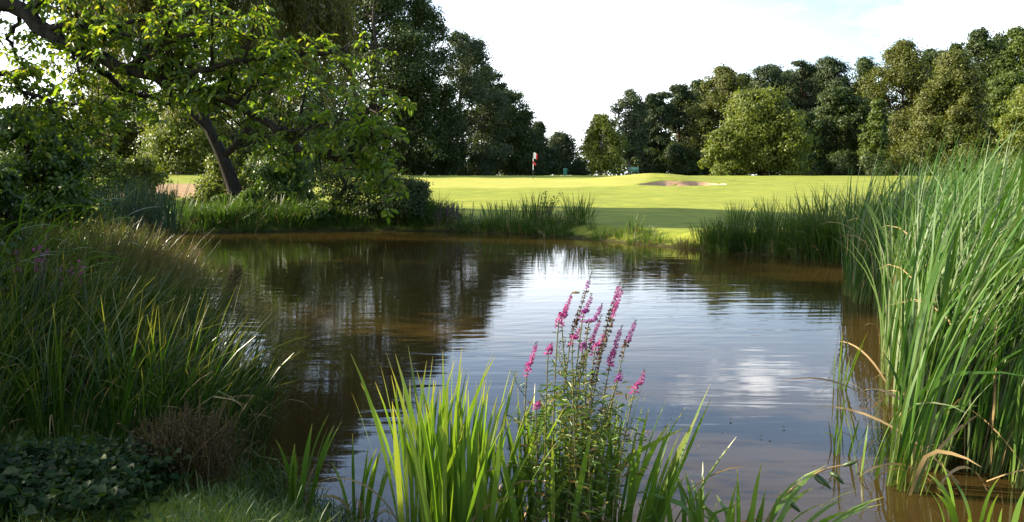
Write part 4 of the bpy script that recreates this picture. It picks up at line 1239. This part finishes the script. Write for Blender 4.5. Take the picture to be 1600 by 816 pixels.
BR = proto_set('rush_tuft', [M['brown_rush'], M['sedge']], 4, 250, n=70, rad=0.2, hmin=0.8, hmax=1.25, w=0.007, lean=(0.0, 0.3), curve=(0.1, 0.8), seg=5, wind=(1, -0.1, 0.35), kinks=0.05, dead=0.2)
spots = []
for i in range(20):
    y = rng.uniform(8.6, 12.0); x = left_shore(y) - rng.uniform(0.0, 1.5)
    spots.append((x, y, max(0, gz(x, y)) - 0.03, 1.0))
scatter(BR, spots, 'brown seeding rush tuft leaning to the right behind the sedge thicket', 'rush', 'brown seeding rushes on the left bank', 6, 0.9, 1.1, 0.8)

# arching reed grass in front of the dark left shrub
def reed_grass(label, x, y, seed, n=26, h=(0.95, 1.40)):
    rng_ = np.random.default_rng(seed)
    acc = Acc()
    m = 4
    root = empty('reed_grass_plant', (x, y, gz(x, y))); tag(root, label, 'reed grass')
    for s in range(m):
        H = rng_.uniform(*h)
        b = np.array([rng_.normal(0, 0.15), rng_.normal(0, 0.15), -0.03])
        e = b + [0.30 * H + rng_.normal(0, 0.08), rng_.normal(0, 0.1), H]
        p = smooth_path([b, b * 0.5 + e * 0.5 + [-0.10, 0, 0.08], e], 8)
        acc.add(*tube(p, np.linspace(0.006, 0.002, 8), 5), mi=0)
        k = n // m
        t = np.linspace(0.3, 1.0, k)
        base = b + (e - b) * t[:, None]
        V, Q, A = blades(rng_, base, rng_.normal(-0.05, 0.55, k), rng_.uniform(0.5, 1.0, k), rng_.uniform(0.6, 1.3, k), rng_.uniform(0.45, 0.75, k), rng_.uniform(0.010, 0.016, k), 7, 1.3, 0.4)
        acc.add(V, Q, A, mi=0)
    acc.build('foliage', M['reed_grass'], root)
for i, (x, y, lb) in enumerate(((-4.1, 7.1, 'arching reed grass nearest the dark upright reeds, long blades drooping right over the sedge'),
                                (-4.3, 6.7, 'bright arching reed grass in the middle of the shaded left bank'),
                                (-4.7, 7.3, 'tall reed grass against the dark shrub at the left edge'))):
    reed_grass(lb, x, y, 320 + i, 30)

# ------------------------------------------------------------------ near bank
def iris(label, px, d, n, hmin, hmax, seed, rad=0.16, w=0.027, lean=(0.0, 0.3), curve=(0.0, 0.45), dead=2, wind=None, kinks=0.05, z=None):
    rng_ = np.random.default_rng(seed)
    x = P(px, 500, d)[0]
    acc = Acc()
    V, Q, A = tuft_mesh(rng_, n=n, rad=rad, hmin=hmin, hmax=hmax, w=w, lean=lean, curve=curve, seg=8, wind=wind, kinks=kinks, twist=0.7, power=2.2)
    acc.add(V, Q, A, 0)
    if dead:
        V, Q, A = tuft_mesh(rng_, n=dead, rad=rad, hmin=hmin * 0.6, hmax=hmax * 0.8, w=w * 0.7, lean=(0.1, 0.5), curve=(0.6, 1.8), seg=8, kinks=0.4, wind=wind)
        acc.add(V, Q, A, 1)
    o = acc.build('iris_plant', [M['iris'], M['dead_leaf']])
    o.location = (x, d, (max(0.0, gz(x, d)) - 0.02) if z is None else z)
    tag(o, label, 'iris')
    return o
iris('leftmost upright iris clump of the big sunlit group, beside the open brown water', 655, 4.15, 34, 0.75, 1.12, 401, 0.13, lean=(0, 0.25), kinks=0.0)
iris('full bright iris clump at the heart of the sunlit group left of the pink spikes', 700, 4.05, 52, 0.78, 1.14, 402, 0.16, kinks=0.0)
iris('iris clump with pale bent blades touching the left stems of the pink spiked plant', 765, 4.1, 42, 0.68, 1.02, 403, 0.16, wind=(0.9, 0, 0.22), dead=5)
iris('low iris clump hidden among the stems below the pink spikes', 850, 4.05, 36, 0.55, 0.9, 404, 0.2)
iris('dark stemmed iris clump under the right hand pink spikes', 925, 4.1, 34, 0.6, 0.95, 405, 0.16)
iris('tall iris clump right of the pink spikes with one blade reaching highest', 985, 4.1, 28, 0.5, 1.0, 406, 0.13, wind=(1, 0, 0.18), dead=4)
iris('small iris clump leaning right, first after the tall one', 1030, 4.0, 11, 0.4, 0.80, 407, 0.1, wind=(1, 0, 0.22))
iris('short broken iris clump with cut blades at the lower edge', 1100, 3.95, 15, 0.36, 0.62, 408, 0.14, kinks=0.25, dead=2)
iris('thin spreading iris clump at the lower edge, next to the seed pods', 1150, 3.95, 16, 0.36, 0.64, 409, 0.15, kinks=0.3, dead=3)
iris('arching iris clump right of the seed pod stem, blades falling to the right', 1215, 3.9, 14, 0.42, 0.74, 410, 0.1, wind=(1, 0, 0.5), curve=(0.4, 1.3), dead=3)
iris('thin iris tuft standing alone on the grassy point left of the big group', 560, 4.45, 13, 0.35, 0.58, 411, 0.08, wind=(0.7, 0, 0.2), dead=5)
iris('small iris tuft at the tip of the left sedge thicket, above the grassy point', 458, 4.6, 12, 0.35, 0.60, 412, 0.07, wind=(0.8, 0, 0.2), dead=4)
iris('sparse green blades rising at the lower right corner in front of the cattails', 1545, 4.2, 12, 0.3, 0.5, 617, 0.16, curve=(0.2, 1.2), dead=0, z=-0.03)
iris('slim water blades standing in the pond just left of the cattail bed', 1325, 5.6, 9, 0.35, 0.65, 414, 0.10, w=0.014, wind=(0.8, 0, 0.2), dead=1, z=-0.05)
iris('lone pair of thin water blades farther out, left of the cattail bed', 1312, 7.4, 7, 0.4, 0.75, 415, 0.08, w=0.016, wind=(0.8, 0, 0.15), dead=0, z=-0.05)
iris('short water blades at the foot of the front cattails', 1365, 5.2, 8, 0.35, 0.7, 416, 0.10, w=0.014, wind=(0.9, 0, 0.25), dead=2, z=-0.05)

def seed_pods():
    d = 3.9
    b = P(1195, 500, d); b[2] = max(0, gz(b[0], d))
    root = empty('iris_stem_plant', b); tag(root, 'bent iris stem carrying dark green seed pods over the water at the lower right', 'seed stem')
    acc = Acc()
    p = smooth_path([b, P(1205, 800, d), P(1240, 762, d), P(1285, 735, d), P(1318, 727, d)], 12)
    acc.add(*tube(p - b, np.linspace(0.007, 0.004, 12), 5))
    p2 = smooth_path([P(1205, 800, d), P(1215, 785, d), P(1232, 782, d)], 5)
    acc.add(*tube(p2 - b, np.linspace(0.005, 0.003, 5), 5))
    acc.build('stem', M['dead_leaf'], root)
    def pod(a, c):
        a = np.asarray(a); c = np.asarray(c)
        t = np.linspace(0, 1, 8)
        pts = a + (c - a) * t[:, None]
        r = 0.011 * np.sin(np.pi * np.clip(0.06 + 0.9 * t, 0, 1)) ** 0.7 + 0.001
        x = Acc(); x.add(*tube(pts - b, r, 6)); x.build('seed_pod', M['pod'], root)
    pod(P(1316, 728, d), P(1339, 721, d - 0.03))
    pod(P(1270, 742, d), P(1288, 758, d - 0.03)); pod(P(1276, 741, d), P(1298, 764, d))
    pod(P(1300, 737, d), P(1318, 756, d)); pod(P(1296, 738, d), P(1310, 745, d - 0.05))
    pod(P(1231, 782, d), P(1250, 800, d))
seed_pods()

# the pink flowering plant in front
def loosestrife():
    rng_ = np.random.default_rng(55)
    d0 = 4.0
    b0 = P(885, 500, d0); b0[2] = max(0.02, gz(b0[0], d0)) - 0.02
    root = empty('loosestrife_plant', b0)
    tag(root, 'tall purple loosestrife with many pink flower spikes rising in front of the pond', 'flowering plant')
    spikes = [  # tip, foot of the spike, how far down it is still in flower, petal
        ((839, 534), (823, 589), 1.0, 'petal'), ((862, 535), (856, 560), 1.0, 'petal'), ((894, 457), (872, 514), 1.0, 'petal'),
        ((885, 478), (878, 512), 1.0, 'petal'), ((925, 425), (890, 542), 0.22, 'purple_petal'), ((925, 458), (909, 508), 1.0, 'purple_petal'),
        ((942, 474), (917, 524), 0.8, 'purple_petal'), ((940, 492), (904, 591), 0.42, 'petal'), ((969, 440), (946, 520), 0.5, 'petal'),
        ((976, 438), (926, 600), 0.36, 'petal'), ((945, 517), (928, 558), 1.0, 'petal'), ((906, 511), (894, 545), 1.0, 'petal'),
        ((972, 508), (951, 580), 0.95, 'petal'), ((994, 500), (972, 560), 0.6, 'purple_petal'), ((971, 579), (963, 602), 1.0, 'purple_petal'),
        ((1007, 576), (990, 617), 1.0, 'petal'), ((914, 531), (909, 553), 1.0, 'purple_petal'), ((843, 625), (838, 645), 1.0, 'petal')]
    LC, LA, LN, LS = [], [], [], []
    def add_leaf(q, ax, s):
        LC.append(q); LA.append(ax); LN.append(unit(rng_.normal(0, 0.35, 3) + [0, -0.3, 1])); LS.append(s)
    feet = []
    for tip, foot, live, pet in spikes:
        d = d0 + rng_.uniform(-0.16, 0.16)
        T = P(*tip, d); F = P(*foot, d + rng_.uniform(-0.02, 0.02))
        dirv = unit(T - F)
        gb = np.array([b0[0] + (F[0] - b0[0]) * 0.55 + rng_.normal(0, 0.05), d + rng_.normal(0, 0.05), b0[2]])
        path = smooth_path([gb, gb * 0.5 + F * 0.5 + [rng_.normal(0, 0.02) - 0.02, 0, 0], F, F * 0.5 + T * 0.5 + rng_.normal(0, 0.003, 3), T], 22)
        st = Acc(); st.add(*tube(path - b0, np.linspace(0.0050, 0.0012, 22), 5)); st.build('stem', M['loose_stem'], root)
        feet.append((gb, F))
        # leaves in opposite pairs up the stem
        k0 = 0
        for t in np.linspace(0.05, 0.52, 15):
            f = t * 21; i0 = int(f); q = path[i0] + (path[i0 + 1] - path[i0]) * (f - i0)
            a = rng_.uniform(0, 6.28)
            for sg in (0, math.pi):
                add_leaf(q, unit(np.array([math.cos(a + sg), math.sin(a + sg), rng_.uniform(0.15, 0.9)])), rng_.uniform(0.03, 0.065) * (1.15 - 1.3 * t))
        # side shoots
        for s in range(int(rng_.integers(1, 4))):
            f = rng_.uniform(0.25, 0.47) * 21; i0 = int(f); q = path[i0]
            a = rng_.uniform(0, 6.28); L = rng_.uniform(0.06, 0.17)
            e = q + np.array([math.cos(a) * 0.5, math.sin(a) * 0.5, 0.9]) * L
            sh = Acc(); sh.add(*tube(smooth_path([q, (q + e) / 2 + [math.cos(a) * 0.015, math.sin(a) * 0.015, 0], e], 5) - b0, np.linspace(0.0022, 0.001, 5), 4)); sh.build('side_shoot', M['loose_stem'], root)
            for t in np.linspace(0.2, 1.0, 7):
                aa = rng_.uniform(0, 6.28)
                for sg in (0, math.pi):
                    add_leaf(q + (e - q) * t, unit(np.array([math.cos(aa + sg), math.sin(aa + sg), rng_.uniform(0.2, 0.8)])), rng_.uniform(0.014, 0.034))
        # whorls of petals, then husks below
        Ls = np.linalg.norm(T - F)
        nw = max(8, int(Ls / 0.0085))
        pc, pa, pn, ps = [], [], [], []
        hc, ha, hn, hs = [], [], [], []
        bc, ba, bn, bs = [], [], [], []
        for i in range(nw):
            u = (i + 0.5) / nw                       # 0 at the foot
            f = (0.5 + 0.5 * u) * 21; i0 = min(int(f), 20); q = path[i0] + (path[i0 + 1] - path[i0]) * (f - i0)
            q = F + (T - F) * u if i0 < 10 else q
            if u > 0.9:
                arr, rad, sz, cnt = (bc, ba, bn, bs), 0.003, 0.007, 6
            elif u > 1 - live:
                rad = 0.0095 * (1.15 - 0.75 * u); sz = 0.0150 * (1.15 - 0.55 * u); cnt = 12
                arr = (pc, pa, pn, ps)
            else:
                rad, sz, cnt = 0.0078, 0.0130, 9
                arr = (hc, ha, hn, hs)
                if i % 3 == 2: continue
            for k in range(cnt):
                a = rng_.uniform(0, 6.28)
                o = np.array([math.cos(a), math.sin(a), 0.0])
                arr[0].append(q + o * rad * rng_.uniform(0.2, 0.9) + dirv * rng_.normal(0, 0.002))
                arr[1].append(unit(o + dirv * rng_.uniform(-0.2, 0.7) + rng_.normal(0, 0.3, 3)))
                arr[2].append(unit(rng_.normal(0, 0.6, 3) + dirv))
                arr[3].append(sz * rng_.uniform(0.7, 1.3))
        acc = Acc()
        axis_pts = np.concatenate([path[11:], [T]]) - b0
        acc.add(*tube(axis_pts, np.linspace(0.0028, 0.0012, len(axis_pts)), 5), mi=2)
        for (c, a, n_, s), mi, asp in (((pc, pa, pn, ps), 0, 0.65), ((hc, ha, hn, hs), 1, 0.85), ((bc, ba, bn, bs), 2, 0.7)):
            if c:
                s = np.array(s)
                V, Q = leaves(rng_, np.array(c) - b0, np.array(a), np.array(n_), s, s * asp)
                acc.add(V, Q, mi=mi)
        acc.build('flower_spike', [M[pet], M['seed_husk'], M['bud']], root, smooth=False)
    # bushy lower part
    for i in range(2000):
        gb, F = feet[int(rng_.integers(0, len(feet)))]
        t = 0.8 * rng_.random() ** 0.8
        q = gb + (F - gb) * t * 1.02 + rng_.normal(0, 1, 3) * [0.05, 0.07, 0.03]
        if q[2] < b0[2]: continue
        a = rng_.uniform(0, 6.28)
        add_leaf(q, unit(np.array([math.cos(a), math.sin(a), rng_.uniform(-0.2, 0.8)])), rng_.uniform(0.03, 0.065))
    S = np.array(LS)
    V, Q = leaves(rng_, np.array(LC) - b0, np.array(LA), np.array(LN), S, S * 0.26, full=True)
    mesh_quads('foliage', V, Q, M['loose_leaf'], root)
    # the dead leaf caught on one tip
    tip = P(894, 457, 4.0)
    c = P(897, 457.5, 4.0)
    return
loosestrife()

def caught_insect():
    d = 4.0
    c = P(893.5, 457, d)
    e = P(906, 457.5, d)
    t = np.linspace(0, 1, 7)
    pts = c + (e - c) * t[:, None]
    r = 0.0065 * np.sin(np.pi * np.clip(0.05 + 0.92 * t, 0, 1)) ** 0.6 + 0.0006
    acc = Acc()
    acc.add(*tube(pts - c, r, 6))
    o = acc.build('dead_leaf', M['dead_leaf'])
    o.location = c
    tag(o, 'curled brown dead leaf caught on the tip of a pink spike', 'leaf')
caught_insect()

def near_grass():
    """Short turf on the near bank, far too many blades to count."""
    rng_ = np.random.default_rng(66)
    n = 15000
    x = rng_.uniform(-3.4, 1.6, n); y = rng_.uniform(3.0, 5.6, n)
    s = pond_dist(x, y)
    ok = (s > -0.02 - 0.06 * rng_.random(n)) & (x < 0.2 + 1.6 * rng_.random(n))
    x, y = x[ok], y[ok]; n = len(x)
    z = np.maximum(0, height(x, y)) - 0.01
    clump = 0.5 + 0.5 * np.sin(x * 7.3 + np.sin(y * 5.1) * 2) * np.sin(y * 8.7 + x * 2)
    L = rng_.uniform(0.06, 0.16, n) * (0.6 + 0.9 * clump)
    V, Q, A = blades(rng_, np.stack([x, y, z], -1), rng_.uniform(0, 6.28, n), rng_.uniform(0.1, 0.7, n), rng_.uniform(0.2, 1.4, n), L, rng_.uniform(0.004, 0.008, n), 3, 1.4, 0.4)
    o = mesh_quads('grass', V, Q, M['lawn_blade'], along=A)
    tag(o, 'short grass covering the near bank', 'grass', kind='stuff')
near_grass()

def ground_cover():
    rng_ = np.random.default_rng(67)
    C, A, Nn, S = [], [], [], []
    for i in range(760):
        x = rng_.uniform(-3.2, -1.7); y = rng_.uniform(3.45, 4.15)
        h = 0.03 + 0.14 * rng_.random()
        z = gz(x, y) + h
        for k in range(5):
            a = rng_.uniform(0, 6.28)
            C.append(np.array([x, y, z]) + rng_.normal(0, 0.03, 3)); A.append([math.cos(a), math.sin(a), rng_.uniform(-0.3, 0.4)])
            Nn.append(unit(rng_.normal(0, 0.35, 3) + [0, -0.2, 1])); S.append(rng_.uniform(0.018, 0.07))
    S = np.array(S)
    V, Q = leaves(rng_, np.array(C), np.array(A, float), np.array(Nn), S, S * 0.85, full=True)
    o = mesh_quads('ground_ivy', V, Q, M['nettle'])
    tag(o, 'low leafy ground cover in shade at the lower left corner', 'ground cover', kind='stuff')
ground_cover()

def dry_bush():
    rng_ = np.random.default_rng(68)
    c0 = np.array([-1.72, 4.2, gz(-1.72, 4.2)])
    root = empty('dry_bush', c0); tag(root, 'rounded brown dry bush of fine twigs in front of the sedge at the lower left', 'bush')
    n = 900
    a = rng_.uniform(0, 6.28, n)
    V, Q, A = blades(rng_, np.stack([rng_.normal(0, 0.10, n), rng_.normal(0, 0.08, n), rng_.uniform(-0.02, 0.16, n)], -1), a, rng_.uniform(0.0, 1.25, n), rng_.uniform(-0.2, 0.6, n),
                     rng_.uniform(0.12, 0.30, n), rng_.uniform(0.003, 0.006, n), 3, 1.2, 0.4)
    mesh_quads('twigs', V, Q, M['dry_twig'], root, along=A)
    m = 2600
    dd = unit(rng_.normal(0, 1, (m, 3))) * rng_.uniform(0.5, 1.0, (m, 1)) * [0.27, 0.22, 0.17] + [0, 0, 0.18]
    dd = dd[dd[:, 2] > 0]
    s = rng_.uniform(0.010, 0.020, len(dd))
    V, Q = leaves(rng_, dd, rng_.normal(0, 1, dd.shape), unit(rng_.normal(0, 1, dd.shape)), s, s * 0.5)
    mesh_quads('foliage', V, Q, M['dry_twig'], root)
    root.scale = (1.15, 1.15, 1.2)
dry_bush()

# ------------------------------------------------------------------ things on the course
def flagstick():
    d = 69.0
    x = P(833, 300, d)[0]; z = gz(x, d)
    root = empty('flagstick', (x, d, z)); tag(root, 'golf flagstick with a limp white and red flag on the green', 'flagstick')
    H = 2.25
    acc = Acc()
    cuts = [(0.0, 0.8, 2), (0.8, 1.3, 1), (1.3, 1.5, 0), (1.5, 1.75, 1), (1.75, H, 2)]
    for a, b, mi in cuts:
        V, Q = tube(np.array([[0, 0, a - (0.05 if a == 0 else 0)], [0, 0, (a + b) / 2], [0, 0, b]]), [0.02] * 3, 8)
        acc.add(V, Q, mi=mi)
    acc.build('pole', [M['red_cloth'], M['white_paint'], M['black_paint']], root)
    def cloth(name, z0, z1, w, mats, split):
        nx, nz = 10, 8
        V, Q, mi = [], [], []
        for k, yy in enumerate((-0.004, 0.004)):
            for j in range(nz + 1):
                for i in range(nx + 1):
                    u, v = i / nx, j / nz
                    V.append((0.02 + w * u * (1 - 0.15 * v), 0.06 * math.sin(u * 7 + v * 1.2) * u + yy, z1 - (z1 - z0) * v - 0.16 * u * u))
            o_ = k * (nx + 1) * (nz + 1)
            for j in range(nz):
                for i in range(nx):
                    a = o_ + j * (nx + 1) + i
                    Q.append((a, a + 1, a + nx + 2, a + nx + 1)); mi.append(0 if i / nx < split else 1)
        mesh_quads(name, V, Q, mats, root, mat_idx=mi)
    cloth('flag', 1.74, H - 0.02, 0.36, [M['white_cloth'], M['red_cloth']], 0.55)
    cloth('pennant', 1.22, 1.42, 0.26, [M['red_cloth'], M['black_paint']], 0.8)
flagstick()

def bench():
    d = 90.0
    x = P(990, 300, d)[0]; z = gz(x, d)
    root = empty('park_bench', (x, d, z)); tag(root, 'pale green bench beyond the mound at the edge of the right wood', 'bench')
    a = Acc(); box(a, (0, 0, 0.45), (1.1, 0.42, 0.05)); a.build('seat', M['pale_green'], root)
    a = Acc(); box(a, (0, 0.22, 0.75), (1.1, 0.05, 0.38)); a.build('backrest', M['pale_green'], root)
    for sx in (-0.5, 0.5):
        a = Acc(); box(a, (sx, -0.15, 0.21), (0.06, 0.06, 0.42)); a.build('leg', M['grey_metal'], root)
        a = Acc(); box(a, (sx, 0.17, 0.21), (0.06, 0.06, 0.42)); a.build('leg', M['grey_metal'], root)
bench()

def litter_bin():
    d = 95.0
    x = P(883, 300, d)[0]; z = gz(x, d)
    root = empty('litter_bin', (x, d, z)); tag(root, 'dark green litter bin behind the putting green', 'bin')
    t = np.array([[0, 0, 0], [0, 0, 0.35], [0, 0, 0.72]])
    a = Acc(); a.add(*tube(t, [0.22, 0.25, 0.27], 14)); a.build('body', M['green_paint'], root)
    t = np.array([[0, 0, 0.73], [0, 0, 0.78], [0, 0, 0.84], [0, 0, 0.86]])
    a = Acc(); a.add(*tube(t, [0.29, 0.29, 0.16, 0.005], 14)); a.build('lid', M['green_paint'], root)
litter_bin()

def rake():
    b = np.array([BUN[0] + 2.55, BUN[1] + 0.2, 0])
    e = b + np.array([0.62, -0.7, 0])
    b[2] = gz(b[0], b[1]) + 0.06; e[2] = gz(e[0], e[1]) + 0.06
    root = empty('bunker_rake', b); tag(root, 'white bunker rake lying across the right end of the sand', 'rake')
    t = np.linspace(0, 1, 5)[:, None]
    pts = (e - b) * t
    pts[:, 2] = [gz(b[0] + q[0], b[1] + q[1]) + 0.06 - b[2] for q in pts]
    a = Acc(); a.add(*tube(pts, [0.018] * 5, 7)); a.build('handle', M['white_paint'], root)
    a = Acc(); ang = math.atan2(e[1] - b[1], e[0] - b[0]) + math.pi / 2
    box(a, (0, 0, 0), (0.6, 0.06, 0.06), ang)
    for k in range(9):
        o = (k - 4) * 0.07
        box(a, (math.cos(ang) * o, math.sin(ang) * o, -0.055), (0.016, 0.016, 0.07), ang)
    a.build('head', M['white_paint'], root)
rake()

def fallen_reeds():
    rng_ = np.random.default_rng(88)
    protos = []
    for i in range(4):
        V, Q, A = blades(rng_, np.zeros((1, 3)), np.array([0.0]), np.array([rng_.uniform(0.7, 1.3)]), np.array([rng_.uniform(0.5, 1.2)]),
                         np.array([rng_.uniform(0.55, 1.1)]), np.array([0.017]), 9, 1.3, 0.6)
        protos.append(mesh_quads('fallen_reed', V, Q, M['dead_leaf'], along=A))
    spots = []
    for i in range(26):
        y = rng_.uniform(4.6, 7.6); x = bed_edge(y) + rng_.uniform(-0.15, 0.7)
        spots.append((x, y, 0.01, 1.0))
    scatter(protos, spots, 'straw coloured dead reed leaf bent over the water at the foot of the cattails', 'dead reed', 'dead reed leaves at the foot of the cattail bed', 9)
fallen_reeds()

def floating_leaves():
    rng_ = np.random.default_rng(70)
    def one(px, py, size, lb, grp=None):
        q = P(px, py, 10.0)
        # where the sight line meets the water
        dirv = q - EYE
        t = -EYE[2] / dirv[2]
        w = EYE + dirv * t
        C = np.zeros((1, 3)); a = rng_.uniform(0, 6.28)
        V, Q = leaves(rng_, C, np.array([[math.cos(a), math.sin(a), 0.12]]), np.array([[0.05, 0, 1.0]]), np.array([size]), np.array([size * 0.6]), full=True, fold=0.35)
        o = mesh_quads('floating_leaf', V, Q, M['dead_leaf'])
        o.location = (w[0], w[1], 0.012)
        tag(o, lb, 'leaf', grp)
    one(598, 437, 0.11, 'orange dead leaf floating in the middle of the dark reflection')
    for i in range(10):
        one(rng_.uniform(1000, 1280), rng_.uniform(650, 760), rng_.uniform(0.02, 0.035), 'tiny dead leaf speck floating on the near water on the right', 'tiny leaf specks on the near water')
floating_leaves()
